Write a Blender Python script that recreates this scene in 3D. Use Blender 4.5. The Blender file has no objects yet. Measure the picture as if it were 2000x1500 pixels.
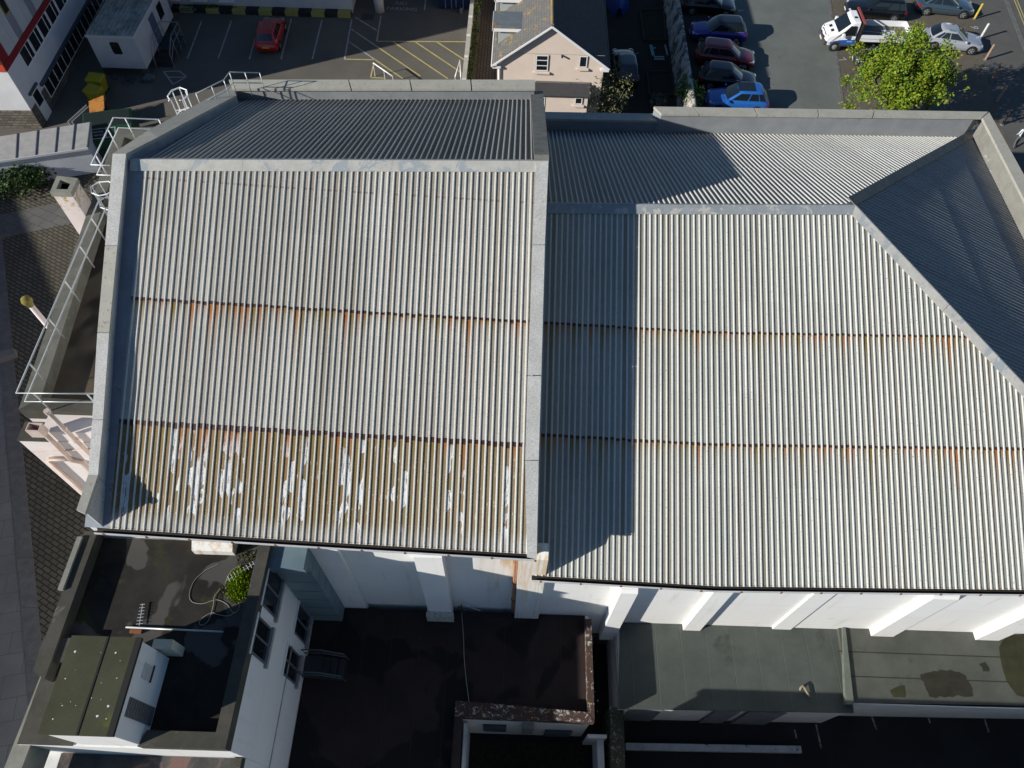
import bpy, bmesh, math, random
from mathutils import Vector, Matrix, noise as mnoise
random.seed(7)
sc = bpy.context.scene
R = math.radians
# ---------------------------------------------------------------- camera
FPX, HCAM = 1420.0, 32.0
_n = Vector((-30.0, 930.0, FPX)).normalized()
UPc = -_n
_z = Vector((0, 0, 1))
Yc = (_z - UPc * _z.dot(UPc)).normalized()
Xc = Yc.cross(UPc)
def ray(px, py):
    r = Vector((px - 1000, py - 750, FPX))
    return Vector((r.dot(Xc), r.dot(Yc), r.dot(UPc)))
def P(px, py, z=0.0):
    """world point of height z seen at photo pixel (px,py)"""
    w = ray(px, py); t = (z - HCAM) / w.z
    return Vector((w.x * t, w.y * t, z))
def PY(px, py, y):
    w = ray(px, py); t = y / w.y
    return Vector((w.x * t, y, HCAM + w.z * t))
def PX(px, py, x):
    w = ray(px, py); t = x / w.x
    return Vector((x, w.y * t, HCAM + w.z * t))
cam = bpy.data.cameras.new('camera'); co = bpy.data.objects.new('camera', cam)
sc.collection.objects.link(co); sc.camera = co
cam.sensor_width = 36.0; cam.lens = 36.0 * FPX / 2000.0
cam.clip_end = 3000; cam.clip_start = 0.1
# camera axes (photo x right, y down, z forward) in the world
cx = Vector((Xc.x, Yc.x, UPc.x)); cy = Vector((Xc.y, Yc.y, UPc.y)); cz = Vector((Xc.z, Yc.z, UPc.z))
Mx = Matrix(((cx.x, -cy.x, -cz.x, 0), (cx.y, -cy.y, -cz.y, 0), (cx.z, -cy.z, -cz.z, 0), (0, 0, 0, 1)))
# Xc/Yc/UPc are world axes written in camera coordinates: rows of the camera->world matrix
Mx = Matrix(((Xc.x, -Xc.y, -Xc.z, 0), (Yc.x, -Yc.y, -Yc.z, 0), (UPc.x, -UPc.y, -UPc.z, HCAM), (0, 0, 0, 1)))
co.matrix_world = Mx
# ---------------------------------------------------------------- light
SUN_E, SUN_A = 24.0, 26.0          # elevation; shadows fall towards +X turned SUN_A to +Y
w = bpy.data.worlds.new('World'); sc.world = w; w.use_nodes = True
nt = w.node_tree; bg = nt.nodes['Background']
sky = nt.nodes.new('ShaderNodeTexSky'); sky.sky_type = 'NISHITA'; sky.sun_disc = False
sky.sun_elevation = R(SUN_E); sky.sun_rotation = R(180 + 90 - SUN_A + 0)
sky.air_density = 1.0; sky.dust_density = 0.1; sky.ozone_density = 4.5
nt.links.new(sky.outputs[0], bg.inputs[0]); bg.inputs[1].default_value = 0.07
sd = bpy.data.lights.new('sun', 'SUN'); sd.energy = 5.0; sd.angle = R(0.5); sd.color = (1.0, 0.955, 0.88)
so = bpy.data.objects.new('sun', sd); sc.collection.objects.link(so)
_d = Vector((math.cos(R(SUN_E)) * math.cos(R(SUN_A)), math.cos(R(SUN_E)) * math.sin(R(SUN_A)), -math.sin(R(SUN_E))))
so.rotation_euler = _d.to_track_quat('-Z', 'Y').to_euler(); so.location = (-60, -30, 60)
sc.view_settings.view_transform = 'Standard'; sc.view_settings.look = 'None'
sc.view_settings.exposure = 0.25; sc.view_settings.gamma = 1.0
# ---------------------------------------------------------------- node helpers
class S:
    def __init__(s, nt, k): s.nt = nt; s.k = k
    def _m(s, op, b=None, c=None, clamp=False):
        n = s.nt.nodes.new('ShaderNodeMath'); n.operation = op; n.use_clamp = clamp
        for i, v in enumerate((s, b, c)):
            if v is None: continue
            if isinstance(v, S): s.nt.links.new(v.k, n.inputs[i])
            else: n.inputs[i].default_value = v
        return S(s.nt, n.outputs[0])
    def __add__(s, o): return s._m('ADD', o)
    __radd__ = __add__
    def __sub__(s, o): return s._m('SUBTRACT', o)
    def __rsub__(s, o): return (s * -1.0) + o
    def __mul__(s, o): return s._m('MULTIPLY', o)
    __rmul__ = __mul__
    def __truediv__(s, o): return s._m('DIVIDE', o)
    def frac(s): return s._m('FRACT')
    def floor(s): return s._m('FLOOR')
    def gt(s, o): return s._m('GREATER_THAN', o)
    def lt(s, o): return s._m('LESS_THAN', o)
    def clamp(s): return s._m('ADD', 0.0, clamp=True)
    def pow(s, o): return s._m('POWER', o)
    def mx(s, o): return s._m('MAXIMUM', o)
    def mn(s, o): return s._m('MINIMUM', o)
    def abs(s): return s._m('ABSOLUTE')
    def ss(s, a, b, lo=0.0, hi=1.0):
        n = s.nt.nodes.new('ShaderNodeMapRange'); n.interpolation_type = 'SMOOTHSTEP'
        s.nt.links.new(s.k, n.inputs[0])
        for i, v in zip((1, 2, 3, 4), (a, b, lo, hi)): n.inputs[i].default_value = v
        return S(s.nt, n.outputs[0])
class G:
    """one material's node tree"""
    def __init__(g, name, rough=0.8, spec=0.3, metal=0.0):
        g.m = bpy.data.materials.new(name); g.m.use_nodes = True; g.nt = g.m.node_tree
        g.b = g.nt.nodes['Principled BSDF']
        g.b.inputs['Roughness'].default_value = rough; g.b.inputs['Metallic'].default_value = metal
        g.b.inputs['Specular IOR Level'].default_value = spec
    def node(g, t): return g.nt.nodes.new(t)
    def pos(g):
        n = g.node('ShaderNodeNewGeometry'); return S(g.nt, n.outputs['Position'])
    def objc(g):
        n = g.node('ShaderNodeTexCoord'); return S(g.nt, n.outputs['Object'])
    def uv(g):
        n = g.node('ShaderNodeTexCoord'); return S(g.nt, n.outputs['UV'])
    def sep(g, v):
        n = g.node('ShaderNodeSeparateXYZ'); g.nt.links.new(v.k, n.inputs[0]); return [S(g.nt, o) for o in n.outputs]
    def comb(g, x, y, z=0.0):
        n = g.node('ShaderNodeCombineXYZ')
        for i, v in enumerate((x, y, z)):
            if isinstance(v, S): g.nt.links.new(v.k, n.inputs[i])
            else: n.inputs[i].default_value = v
        return S(g.nt, n.outputs[0])
    def noise(g, v, scale, detail=4.0, rough=0.6, dist=0.0):
        n = g.node('ShaderNodeTexNoise'); n.inputs['Scale'].default_value = scale
        n.inputs['Detail'].default_value = detail; n.inputs['Roughness'].default_value = rough
        n.inputs['Distortion'].default_value = dist
        g.nt.links.new(v.k, n.inputs['Vector']); return S(g.nt, n.outputs['Fac'])
    def white(g, x):
        n = g.node('ShaderNodeTexWhiteNoise'); n.noise_dimensions = '1D'; g.nt.links.new(x.k, n.inputs['W']); return S(g.nt, n.outputs['Value'])
    def vor(g, v, scale, feat='F1'):
        n = g.node('ShaderNodeTexVoronoi'); n.feature = feat; n.inputs['Scale'].default_value = scale
        g.nt.links.new(v.k, n.inputs['Vector']); return S(g.nt, n.outputs['Distance'])
    def brick(g, v, bw, bh, mortar=0.012, off=0.5):
        n = g.node('ShaderNodeTexBrick'); n.inputs['Scale'].default_value = 1.0
        n.inputs['Brick Width'].default_value = bw; n.inputs['Row Height'].default_value = bh
        n.inputs['Mortar Size'].default_value = mortar; n.offset = off
        n.inputs['Color1'].default_value = (0, 0, 0, 1); n.inputs['Color2'].default_value = (1, 1, 1, 1); n.inputs['Mortar'].default_value = (.5, .5, .5, 1)
        g.nt.links.new(v.k, n.inputs['Vector'])
        return S(g.nt, n.outputs['Color']), S(g.nt, n.outputs['Fac'])
    def mix(g, f, a, b):
        n = g.node('ShaderNodeMix'); n.data_type = 'RGBA'
        for i, v in ((0, f), (6, a), (7, b)):
            if isinstance(v, S): g.nt.links.new(v.k, n.inputs[i])
            elif i == 0: n.inputs[0].default_value = v
            else: n.inputs[i].default_value = (*v, 1.0)
        return S(g.nt, n.outputs[2])
    def col(g, c):
        if isinstance(c, S): g.nt.links.new(c.k, g.b.inputs['Base Color'])
        else: g.b.inputs['Base Color'].default_value = (*c, 1.0)
    def bump(g, h, strength=0.3, dist=0.02):
        n = g.node('ShaderNodeBump'); n.inputs['Strength'].default_value = strength; n.inputs['Distance'].default_value = dist
        g.nt.links.new(h.k, n.inputs['Height']); g.nt.links.new(n.outputs[0], g.b.inputs['Normal'])
    def rot2(g, v, deg):
        n = g.node('ShaderNodeMapping'); n.inputs['Rotation'].default_value = (0, 0, R(deg)); g.nt.links.new(v.k, n.inputs['Vector']); return S(g.nt, n.outputs[0])
    def scl(g, v, s):
        n = g.node('ShaderNodeMapping'); n.inputs['Scale'].default_value = s; g.nt.links.new(v.k, n.inputs['Vector']); return S(g.nt, n.outputs[0])
MAT = {}
def plain(name, c, rough=0.5, spec=0.4, metal=0.0, coat=0.0):
    if name in MAT: return MAT[name]
    g = G(name, rough, spec, metal); g.col(c)
    if coat: g.b.inputs['Coat Weight'].default_value = coat; g.b.inputs['Coat Roughness'].default_value = 0.05
    MAT[name] = g.m; return g.m
def worn(name, c1, c2, scale=1.5, rough=0.85, grain=0.25, gscale=60.0, stain=None, stain_at=(0.55, 0.75), sscale=0.6, bump=0.15, local=False, spec=0.3):
    """two-tone weathered surface with fine grain and an optional third stain colour"""
    if name in MAT: return MAT[name]
    g = G(name, rough, spec); p = g.objc() if local else g.pos()
    n1 = g.noise(p, scale, 5.0, 0.65).ss(0.3, 0.7); c = g.mix(n1, c1, c2)
    if stain: c = g.mix(g.noise(p, sscale, 6.0, 0.7, 0.6).ss(*stain_at), c, stain)
    gr = g.noise(p, gscale, 3.0, 0.7)
    c = g.mix((gr.ss(0.35, 0.7) * grain), c, tuple(x * 0.35 for x in c1))
    g.col(c); g.bump(gr, bump, 0.01)
    MAT[name] = g.m; return g.m
# ---------------------------------------------------------------- mesh helpers
class MB:
    def __init__(s): s.v = []; s.f = []; s.uv = {}
    def pt(s, p): s.v.append(tuple(p)); return len(s.v) - 1
    def face(s, *pts): s.f.append([s.pt(p) for p in pts]); return s
    def box(s, x0, x1, y0, y1, z0, z1):
        return s.prism([(x0, y0), (x1, y0), (x1, y1), (x0, y1)], z0, z1)
    def prism(s, poly, z0, z1, top=True, bottom=True):
        """poly: list of (x,y) ; z1 may be a list of heights"""
        n = len(poly)
        zt = z1 if isinstance(z1, (list, tuple)) else [z1] * n
        zb = z0 if isinstance(z0, (list, tuple)) else [z0] * n
        a = sum(poly[i][0] * poly[(i + 1) % n][1] - poly[(i + 1) % n][0] * poly[i][1] for i in range(n))
        o = range(n) if a > 0 else range(n - 1, -1, -1)
        b = [s.pt((poly[i][0], poly[i][1], zb[i])) for i in o]; t = [s.pt((poly[i][0], poly[i][1], zt[i])) for i in o]
        for i in range(n): j = (i + 1) % n; s.f.append([b[i], b[j], t[j], t[i]])
        if top: s.f.append(t)
        if bottom: s.f.append(b[::-1])
        return s
    def hexa(s, lo, hi):
        """lo, hi: 4 points each, counter-clockwise from above"""
        b = [s.pt(p) for p in lo]; t = [s.pt(p) for p in hi]
        for i in range(4): j = (i + 1) % 4; s.f.append([b[i], b[j], t[j], t[i]])
        s.f.append(t); s.f.append(b[::-1]); return s
    def slab(s, pts, thick):
        """a planar polygon given thickness along minus its normal"""
        pts = [Vector(p) for p in pts]; n = (pts[1] - pts[0]).cross(pts[2] - pts[0]).normalized()
        lo = [p - n * thick for p in pts]; k = len(pts)
        t = [s.pt(p) for p in pts]; b = [s.pt(p) for p in lo]
        s.f.append(t); s.f.append(b[::-1])
        for i in range(k): j = (i + 1) % k; s.f.append([b[i], b[j], t[j], t[i]])
        return s
    def beam(s, p, q, wd, ht, up=(0, 0, 1)):
        p = Vector(p); q = Vector(q); d = (q - p).normalized(); u = Vector(up)
        if abs(d.dot(u)) > 0.98: u = Vector((1, 0, 0))
        a = d.cross(u).normalized() * wd / 2; b = a.cross(d).normalized() * ht / 2
        return s.hexa([p - a - b, p + a - b, q + a - b, q - a - b], [p - a + b, p + a + b, q + a + b, q - a + b])
    def tube(s, pts, r, n=8, cap=True):
        pts = [Vector(p) for p in pts]; rings = []
        rr = r if isinstance(r, (list, tuple)) else [r] * len(pts)
        for i, p in enumerate(pts):
            d = (pts[min(i + 1, len(pts) - 1)] - pts[max(i - 1, 0)])
            if d.length < 1e-6: d = Vector((0, 0, 1))
            d.normalize(); u = Vector((0, 0, 1)) if abs(d.z) < 0.95 else Vector((1, 0, 0))
            a = d.cross(u).normalized(); b = a.cross(d)
            rings.append([s.pt(p + (a * math.cos(2 * math.pi * k / n) + b * math.sin(2 * math.pi * k / n)) * rr[i]) for k in range(n)])
        for A, B in zip(rings, rings[1:]):
            for k in range(n): s.f.append([A[k], A[(k + 1) % n], B[(k + 1) % n], B[k]])
        if cap: s.f.append(rings[0][::-1]); s.f.append(rings[-1])
        return s
    def lathe(s, c, prof, n=16):
        rings = [[s.pt((c[0] + r * math.cos(2 * math.pi * k / n), c[1] + r * math.sin(2 * math.pi * k / n), c[2] + z)) for k in range(n)] for r, z in prof]
        for A, B in zip(rings, rings[1:]):
            for k in range(n): s.f.append([A[k], A[(k + 1) % n], B[(k + 1) % n], B[k]])
        s.f.append(rings[0][::-1]); s.f.append(rings[-1]); return s
    def grid(s, rows, uvf=None):
        ids = [[s.pt(p) for p in r] for r in rows]
        for i in range(len(ids) - 1):
            for j in range(len(ids[0]) - 1): s.f.append([ids[i][j], ids[i][j + 1], ids[i + 1][j + 1], ids[i + 1][j]])
        return ids
    def bb(s):
        xs, ys, zs = zip(*s.v); return min(xs), max(xs), min(ys), max(ys), min(zs), max(zs)
ORG = {}
def link(o): sc.collection.objects.link(o); return o
def mesh(name, mb, mat, off, smooth=False, bevel=0.0, merge=False):
    me = bpy.data.meshes.new(name)
    me.from_pydata([(v[0] - off[0], v[1] - off[1], v[2] - off[2]) for v in mb.v], [], mb.f)
    if merge or bevel:
        bm = bmesh.new(); bm.from_mesh(me); bmesh.ops.remove_doubles(bm, verts=bm.verts, dist=1e-4)
        bmesh.ops.recalc_face_normals(bm, faces=bm.faces); bm.to_mesh(me); bm.free()
    if mb.uv:
        l = me.uv_layers.new(name='UVMap')
        for lp in me.loops: l.data[lp.index].uv = mb.uv.get(lp.vertex_index, (0, 0))
    me.validate(); me.update()
    if smooth:
        for p in me.polygons: p.use_smooth = True
    me.materials.append(mat)
    o = link(bpy.data.objects.new(name, me))
    if bevel:
        b = o.modifiers.new('bevel', 'BEVEL'); b.width = bevel; b.segments = 2; b.limit_method = 'ANGLE'; b.angle_limit = R(35)
    return o
def tag(o, label=None, cat=None, group=None, kind=None):
    if label: o['label'] = label
    if cat: o['category'] = cat
    if group: o['group'] = group
    if kind: o['kind'] = kind
    return o
def root(name, label, cat, loc=(0, 0, 0), group=None):
    o = link(bpy.data.objects.new(name, None)); o.location = loc; o.empty_display_size = 0.3
    ORG[o] = Vector(loc); return tag(o, label, cat, group)
def part(name, mb, mat, parent, smooth=False, bevel=0.0, label=None, merge=False):
    o = mesh(name, mb, mat, ORG[parent], smooth, bevel, merge); o.parent = parent; ORG[o] = ORG[parent]
    if label: o['label'] = label
    return o
def thing(name, mb, mat, label, cat, group=None, smooth=False, bevel=0.0, kind=None, merge=False):
    x0, x1, y0, y1, z0, z1 = mb.bb(); off = Vector(((x0 + x1) / 2, (y0 + y1) / 2, z0))
    o = mesh(name, mb, mat, off, smooth, bevel, merge); o.location = off; ORG[o] = off
    return tag(o, label, cat, group, kind)
def each(name, mbs, mat, parent, **k): return [part(name, m_, mat, parent, **k) for m_ in mbs]
def struct(name, mb, mat): return tag(mesh(name, mb, mat, (0, 0, 0)), kind='structure')
def copy_tree(o, parent=None):
    c = o.copy(); sc.collection.objects.link(c)
    if parent: c.parent = parent
    for ch in list(o.children): copy_tree(ch, c)
    return c
def text_mesh(s, size, xf, extrude=0.0):
    cu = bpy.data.curves.new('t', 'FONT'); cu.body = s; cu.size = size; cu.align_x = 'CENTER'; cu.align_y = 'CENTER'; cu.extrude = extrude
    o = bpy.data.objects.new('t', cu); sc.collection.objects.link(o); bpy.context.view_layer.update()
    me = bpy.data.meshes.new_from_object(o.evaluated_get(bpy.context.evaluated_depsgraph_get()))
    mb = MB(); mb.v = [tuple(xf @ v.co) for v in me.vertices]; mb.f = [list(p.vertices) for p in me.polygons]
    bpy.data.objects.remove(o); bpy.data.meshes.remove(me); bpy.data.curves.remove(cu); return mb
# ---------------------------------------------------------------- materials: corrugated roofs
PITCH = 0.2
def sheet_mat(name, white=(0.64, 0.63, 0.585), dirty=(0.29, 0.26, 0.21), laps=(), stain=1.0, ochre=None, screws=None, dark=0.0, rough=0.6, chan=(0.42, 0.40, 0.35)):
    g = G(name, rough, 0.35); u, v, _ = g.sep(g.uv())
    ph = (u / PITCH); ci = ph.floor(); f = ph.frac()
    ch = f.ss(0.30, 0.37) * (1.0 - f.ss(0.985, 1.0))                     # 1 in the flat channels
    rnd = g.white(ci); rnd2 = g.white(ci + 37.3); rnd3 = g.white(ci + 91.7)
    sv = g.comb(u * 45.0, v * 0.8, 0.0); streak = g.noise(sv, 1.0, 4.0, 0.65)
    big = g.noise(g.comb(u, v * 0.6), 0.35, 3.0, 0.5)
    d = ((streak - 0.5) * 1.6 + (rnd - 0.5) * 0.7 + (big - 0.5) * 1.4 + 0.42).clamp()
    c = g.mix(d * (ch * 0.8 + 0.2), g.mix(ch * 0.9, white, chan), dirty)
    sheetn = g.white((u / 0.8).floor() * 1.7 + (v / 3.3).floor() * 13.1)
    c = g.mix((sheetn * 0.30 * (0.4 + 0.6 * ch)), c, (0.22, 0.215, 0.19))
    c = g.mix((rnd3.gt(0.80) * ch) * 0.5, c, (0.20, 0.165, 0.11))        # some channels much dirtier
    fine = g.noise(g.comb(u * 150.0, v * 2.2, 5.0), 1.0, 3.0, 0.6)
    c = g.mix(fine.ss(0.52, 0.72) * (0.22 + 0.5 * ch), c, (0.10, 0.095, 0.08))   # thin run-off streaks
    if ochre is not None:
        vb = v + (g.noise(g.comb(u * 9.0, v * 1.2), 1.0, 3.0) - 0.5) * 0.6
        below = 1.0 - v.ss(ochre - 0.02, ochre + 0.02)
        foot = v.ss(0.15, 0.75)
        peel = g.noise(g.comb(u * 22.0, v * 2.2, 3.0), 1.0, 6.0, 0.75)
        pbig = g.noise(g.comb(u * 2.2, v * 0.8, 11.0), 1.0, 2.0, 0.5)
        pk = peel.gt(0.625).mx((rnd2.gt(0.62) * pbig.gt(0.52) * peel.gt(0.46))).mx(rnd.gt(0.955) * peel.gt(0.42))
        oc = g.mix(g.noise(g.comb(u * 30.0, v * 1.3, 7.0), 1.0, 4.0, 0.6).ss(0.3, 0.7), (0.215, 0.125, 0.035), (0.15, 0.115, 0.04))
        right = u.ss(-6.0, -0.5)
        oc = g.mix(right * 0.38, oc, (0.32, 0.275, 0.19))
        cov = below * (ch * 0.93 + f.ss(0.27, 0.31) * 0.2).clamp() * foot * (1.0 - pk * 0.96) * (0.90 + 0.1 * rnd3)
        c = g.mix(cov.clamp(), c, oc)
    c = g.mix(pk * below * foot * ch, c, (0.66, 0.68, 0.68)) if ochre is not None else c
    for L, thk in laps:
        wob = (rnd - 0.5) * 0.09 + (streak - 0.5) * 0.22
        dd = (L - v) + wob * 0.4                                         # positive below the lap
        band = (dd + thk * 0.45).ss(0.0, 0.02) * (1.0 - (dd - thk * (0.30 + 0.45 * rnd2)).ss(0.0, 0.03))
        ln = 0.14 + 0.8 * rnd2 * rnd
        st = ((dd * -1.0) / ln)
        e = g.nt.nodes.new('ShaderNodeMath'); e.operation = 'EXPONENT'; g.nt.links.new(st.k, e.inputs[0])
        st = (S(g.nt, e.outputs[0]) * dd.gt(0.0)).mn(1.0) * ch * (0.55 + 0.45 * rnd) * stain
        sc_ = g.mix(rnd3.gt(0.45), (0.33, 0.125, 0.03), (0.20, 0.135, 0.035))
        c = g.mix((st * 1.7).clamp(), c, sc_)
        c = g.mix((band * ch).clamp() * (0.55 + 0.45 * stain if stain < 1 else 1.0), c, (0.045, 0.014, 0.011))
    if screws is not None:
        for L in screws:
            dash = ((v - L).abs().lt(0.035)) * ch * rnd.gt(0.25) * streak.gt(0.45)
            c = g.mix(dash * 0.7, c, (0.16, 0.08, 0.05))
    sp = g.noise(g.comb(u * 1.0, v * 0.6), 26.0, 3.0, 0.7)
    c = g.mix(sp.ss(0.58, 0.68) * 0.65, c, (0.07, 0.065, 0.055))          # specks of dirt and lichen
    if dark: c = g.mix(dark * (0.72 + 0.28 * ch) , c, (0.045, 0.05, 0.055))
    g.col(c); g.bump(sp, 0.1, 0.004)
    return g.m
def ribs(mb, s0, s1, top, bot, laps, nrm, h=0.043, flip=False, pitch=PITCH, uoff=0.0):
    """trapezoid-ribbed sheet; s runs across the ribs, top(s)/bot(s) give the ends of the slope"""
    k0 = math.floor(s0 / pitch); k1 = math.ceil(s1 / pitch); xs = []
    for k in range(k0, k1):
        for fr, hh in ((0.0, 0.0), (0.085, 1.0), (0.245, 1.0), (0.335, 0.0), (0.66, 0.0)):
            s = (k + fr) * pitch
            if s0 <= s <= s1: xs.append((s, hh * h))
    xs.append((s1, 0.0))
    rows = [0.0] + list(laps) + [1e9]
    for a, b in zip(rows, rows[1:]):
        prev = None
        for s, hh in xs:
            T = top(s); B = bot(s); ln = (T - B).length
            v0 = max(0.0, a - 0.10 if a > 0 else 0.0); v1 = min(b, ln)
            if v1 - v0 < 0.02: v1 = v0 + 0.02 if ln > v0 else v0
            if ln <= v0 + 0.02: prev = None; continue
            d = (T - B) / ln; col = []
            m_ = 5
            for i in range(m_):
                v = v0 + (v1 - v0) * i / (m_ - 1)
                lift = 0.014 * (1 - (v - v0) / (v1 - v0)) if a > 0 else 0.0
                jit = 0.004 * mnoise.noise(Vector((s * 3.1, v * 0.7, 2.0)))
                id_ = mb.pt(B + d * v + nrm * (hh + lift + jit)); mb.uv[id_] = (s, v); col.append(id_)
            if prev and len(prev) == len(col):
                for i in range(len(col) - 1):
                    q = [prev[i], col[i], col[i + 1], prev[i + 1]]; mb.f.append(q[::-1] if flip else q)
            prev = col
def lerp_line(pts, ax=0):
    """piecewise linear through pts, looked up by coordinate ax (extrapolates)"""
    def fn(s):
        for a, b in zip(pts, pts[1:]):
            if s <= b[ax] or b is pts[-1]:
                t = (s - a[ax]) / (b[ax] - a[ax]); return a + (b - a) * t
    return fn
def PL(px, py, p0, n):
    w_ = ray(px, py); q = Vector(p0) - Vector((0, 0, HCAM)); t = q.dot(n) / w_.dot(n)
    return Vector((0, 0, HCAM)) + w_ * t
# shared surface materials
def white_render(name, rust=None):
    g = G(name, 0.85, 0.3); p = g.pos(); x, y, z = g.sep(p)
    c = g.mix(g.noise(p, 0.7, 4.0), (0.80, 0.80, 0.78), (0.72, 0.72, 0.70))
    st = g.noise(g.comb(x * 3.2, y * 3.2, z * 0.30), 1.0, 5.0, 0.65)
    c = g.mix(st.ss(0.56, 0.80) * 0.55, c, (0.50, 0.48, 0.42))
    c = g.mix(g.noise(p, 1.1, 5.0, 0.7, 0.4).ss(0.62, 0.74) * 0.45, c, (0.55, 0.545, 0.50))
    pr = (z / 2.4 + g.noise(g.comb(x, y), 0.6) * 0.06).frac(); c = g.mix(pr.lt(0.010) * 0.35, c, (0.42, 0.41, 0.38))
    if rust:
        m_ = (1.0 - ((x - rust[0]).abs() / rust[1])).clamp(); c = g.mix((m_ * st.ss(0.30, 0.60) * z.ss(5.0, 9.0) * 0.8).clamp(), c, (0.62, 0.38, 0.14)); c = g.mix((m_ * m_ * st.ss(0.45, 0.7) * 0.6).clamp(), c, (0.34, 0.29, 0.13))
    g.col(c); g.bump(g.noise(p, 25.0), 0.08, 0.01); return g.m
WHITE_WALL = white_render('white_render'); HALL_WALL = white_render('white_render_rust_run', (0.25, 1.5))
PINK_WALL = worn('pink_white_render', (0.76, 0.69, 0.67), (0.70, 0.63, 0.60), 0.8, 0.85, 0.12, 25, (0.55, 0.48, 0.42), (0.6, 0.8), 0.8, 0.06)
def streaky_render():
    g = G('rust_stained_render', 0.85, 0.3); p = g.pos(); x, y, z = g.sep(p)
    c = g.mix(g.noise(p, 0.8, 4.0), (0.80, 0.80, 0.78), (0.70, 0.69, 0.66))
    st = g.noise(g.comb(x * 5.0, y * 5.0, z * 0.35), 1.0, 4.0, 0.6)
    up = z.ss(4.0, 8.5) * 0.6 + 0.12
    c = g.mix((st.ss(0.42, 0.68) * up).clamp(), c, (0.62, 0.38, 0.14))
    c = g.mix((g.noise(g.comb(x * 8.0, y * 8.0, z * 0.4, ), 1.0, 4.0).ss(0.5, 0.75) * 0.5), c, (0.30, 0.28, 0.12))
    g.col(c); return g.m
STAIN_WALL = streaky_render()
FLASH = worn('flashing_peeled_paint', (0.50, 0.49, 0.455), (0.42, 0.41, 0.375), 3.0, 0.55, 0.3, 40, (0.32, 0.36, 0.38), (0.55, 0.57), 1.5, 0.05)
FLASHW = worn('white_flashing', (0.55, 0.55, 0.53), (0.46, 0.46, 0.43), 1.5, 0.5, 0.5, 22, (0.33, 0.33, 0.28), (0.62, 0.72), 1.2, 0.05)
FLASHD = worn('dark_dirty_flashing', (0.20, 0.20, 0.18), (0.13, 0.135, 0.12), 2.5, 0.7, 0.3, 30, (0.32, 0.30, 0.24), (0.6, 0.7), 1.5)
LINING = worn('blue_grey_lining', (0.26, 0.29, 0.33), (0.20, 0.225, 0.26), 1.2, 0.6, 0.2, 20, (0.14, 0.15, 0.14), (0.6, 0.72), 1.4, 0.05)
def coping_mat():
    g = G('concrete_coping', 0.9, 0.25); p = g.pos(); x, y, z = g.sep(p)
    c = g.mix(g.noise(p, 1.6, 5.0), (0.44, 0.43, 0.38), (0.30, 0.295, 0.25))
    c = g.mix(g.noise(p, 9.0, 4.0, 0.7).ss(0.58, 0.66) * 0.6, c, (0.13, 0.135, 0.11))
    c = g.mix(g.noise(p, 3.0, 4.0, 0.7).ss(0.62, 0.7) * 0.5, c, (0.55, 0.52, 0.40))
    g.col(c); g.bump(g.noise(p, 40.0), 0.2, 0.01); return g.m
COPING = coping_mat()
GREYREND = worn('grey_painted_render', (0.27, 0.285, 0.30), (0.22, 0.235, 0.25), 1.0, 0.8, 0.15, 20, (0.17, 0.18, 0.18), (0.6, 0.75), 0.8)
GUT_IN = worn('gutter_black_inside', (0.018, 0.016, 0.015), (0.03, 0.025, 0.02), 3.0, 0.8, 0.3)
GUT_OUT = worn('gutter_white_lip', (0.66, 0.66, 0.66), (0.55, 0.55, 0.54), 2.0, 0.5, 0.1)
RUSTM = worn('rusted_metal', (0.20, 0.07, 0.035), (0.30, 0.12, 0.05), 6.0, 0.85, 0.3)
TERRA = worn('peach_plastic_pipe', (0.50, 0.24, 0.13), (0.58, 0.33, 0.20), 3.0, 0.6, 0.15)
PIPE = worn('cream_painted_pipe', (0.62, 0.52, 0.46), (0.52, 0.40, 0.33), 2.0, 0.6, 0.15, 30, (0.48, 0.22, 0.10), (0.62, 0.72), 2.0)
# ================================================================ SETTING: ground
NF = Vector((0, -math.sin(R(25)), math.cos(R(25)))); NB = Vector((0, math.sin(R(25)), math.cos(R(25))))
def ground_mat():
    g = G('asphalt_worn', 0.92, 0.25); p = g.pos()
    c = g.mix(g.noise(p, 0.25, 6.0, 0.6).ss(0.3, 0.7), (0.118, 0.110, 0.093), (0.155, 0.143, 0.120))
    c = g.mix(g.noise(p, 30.0, 3.0).ss(0.4, 0.75) * 0.5, c, (0.035, 0.034, 0.033))
    c = g.mix(g.noise(p, 0.9, 5.0, 0.7, 0.5).ss(0.62, 0.75) * 0.5, c, (0.04, 0.04, 0.036))
    g.col(c); g.bump(g.noise(p, 60.0), 0.3, 0.01); return g.m
gm = MB()
xs = [-900, -8.2, -8.1, 24.4, 24.5, 900]; ys = [-900, 8.2, 8.3, 900]
gz = lambda x, y: -1.5 if (-8.15 < x < 24.45 and y < 8.25) else 0.0
gm.grid([[(x, y, gz(x, y)) for x in xs] for y in ys])
gm.f = [f for f in gm.f]
struct('ground', gm, ground_mat())
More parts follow.
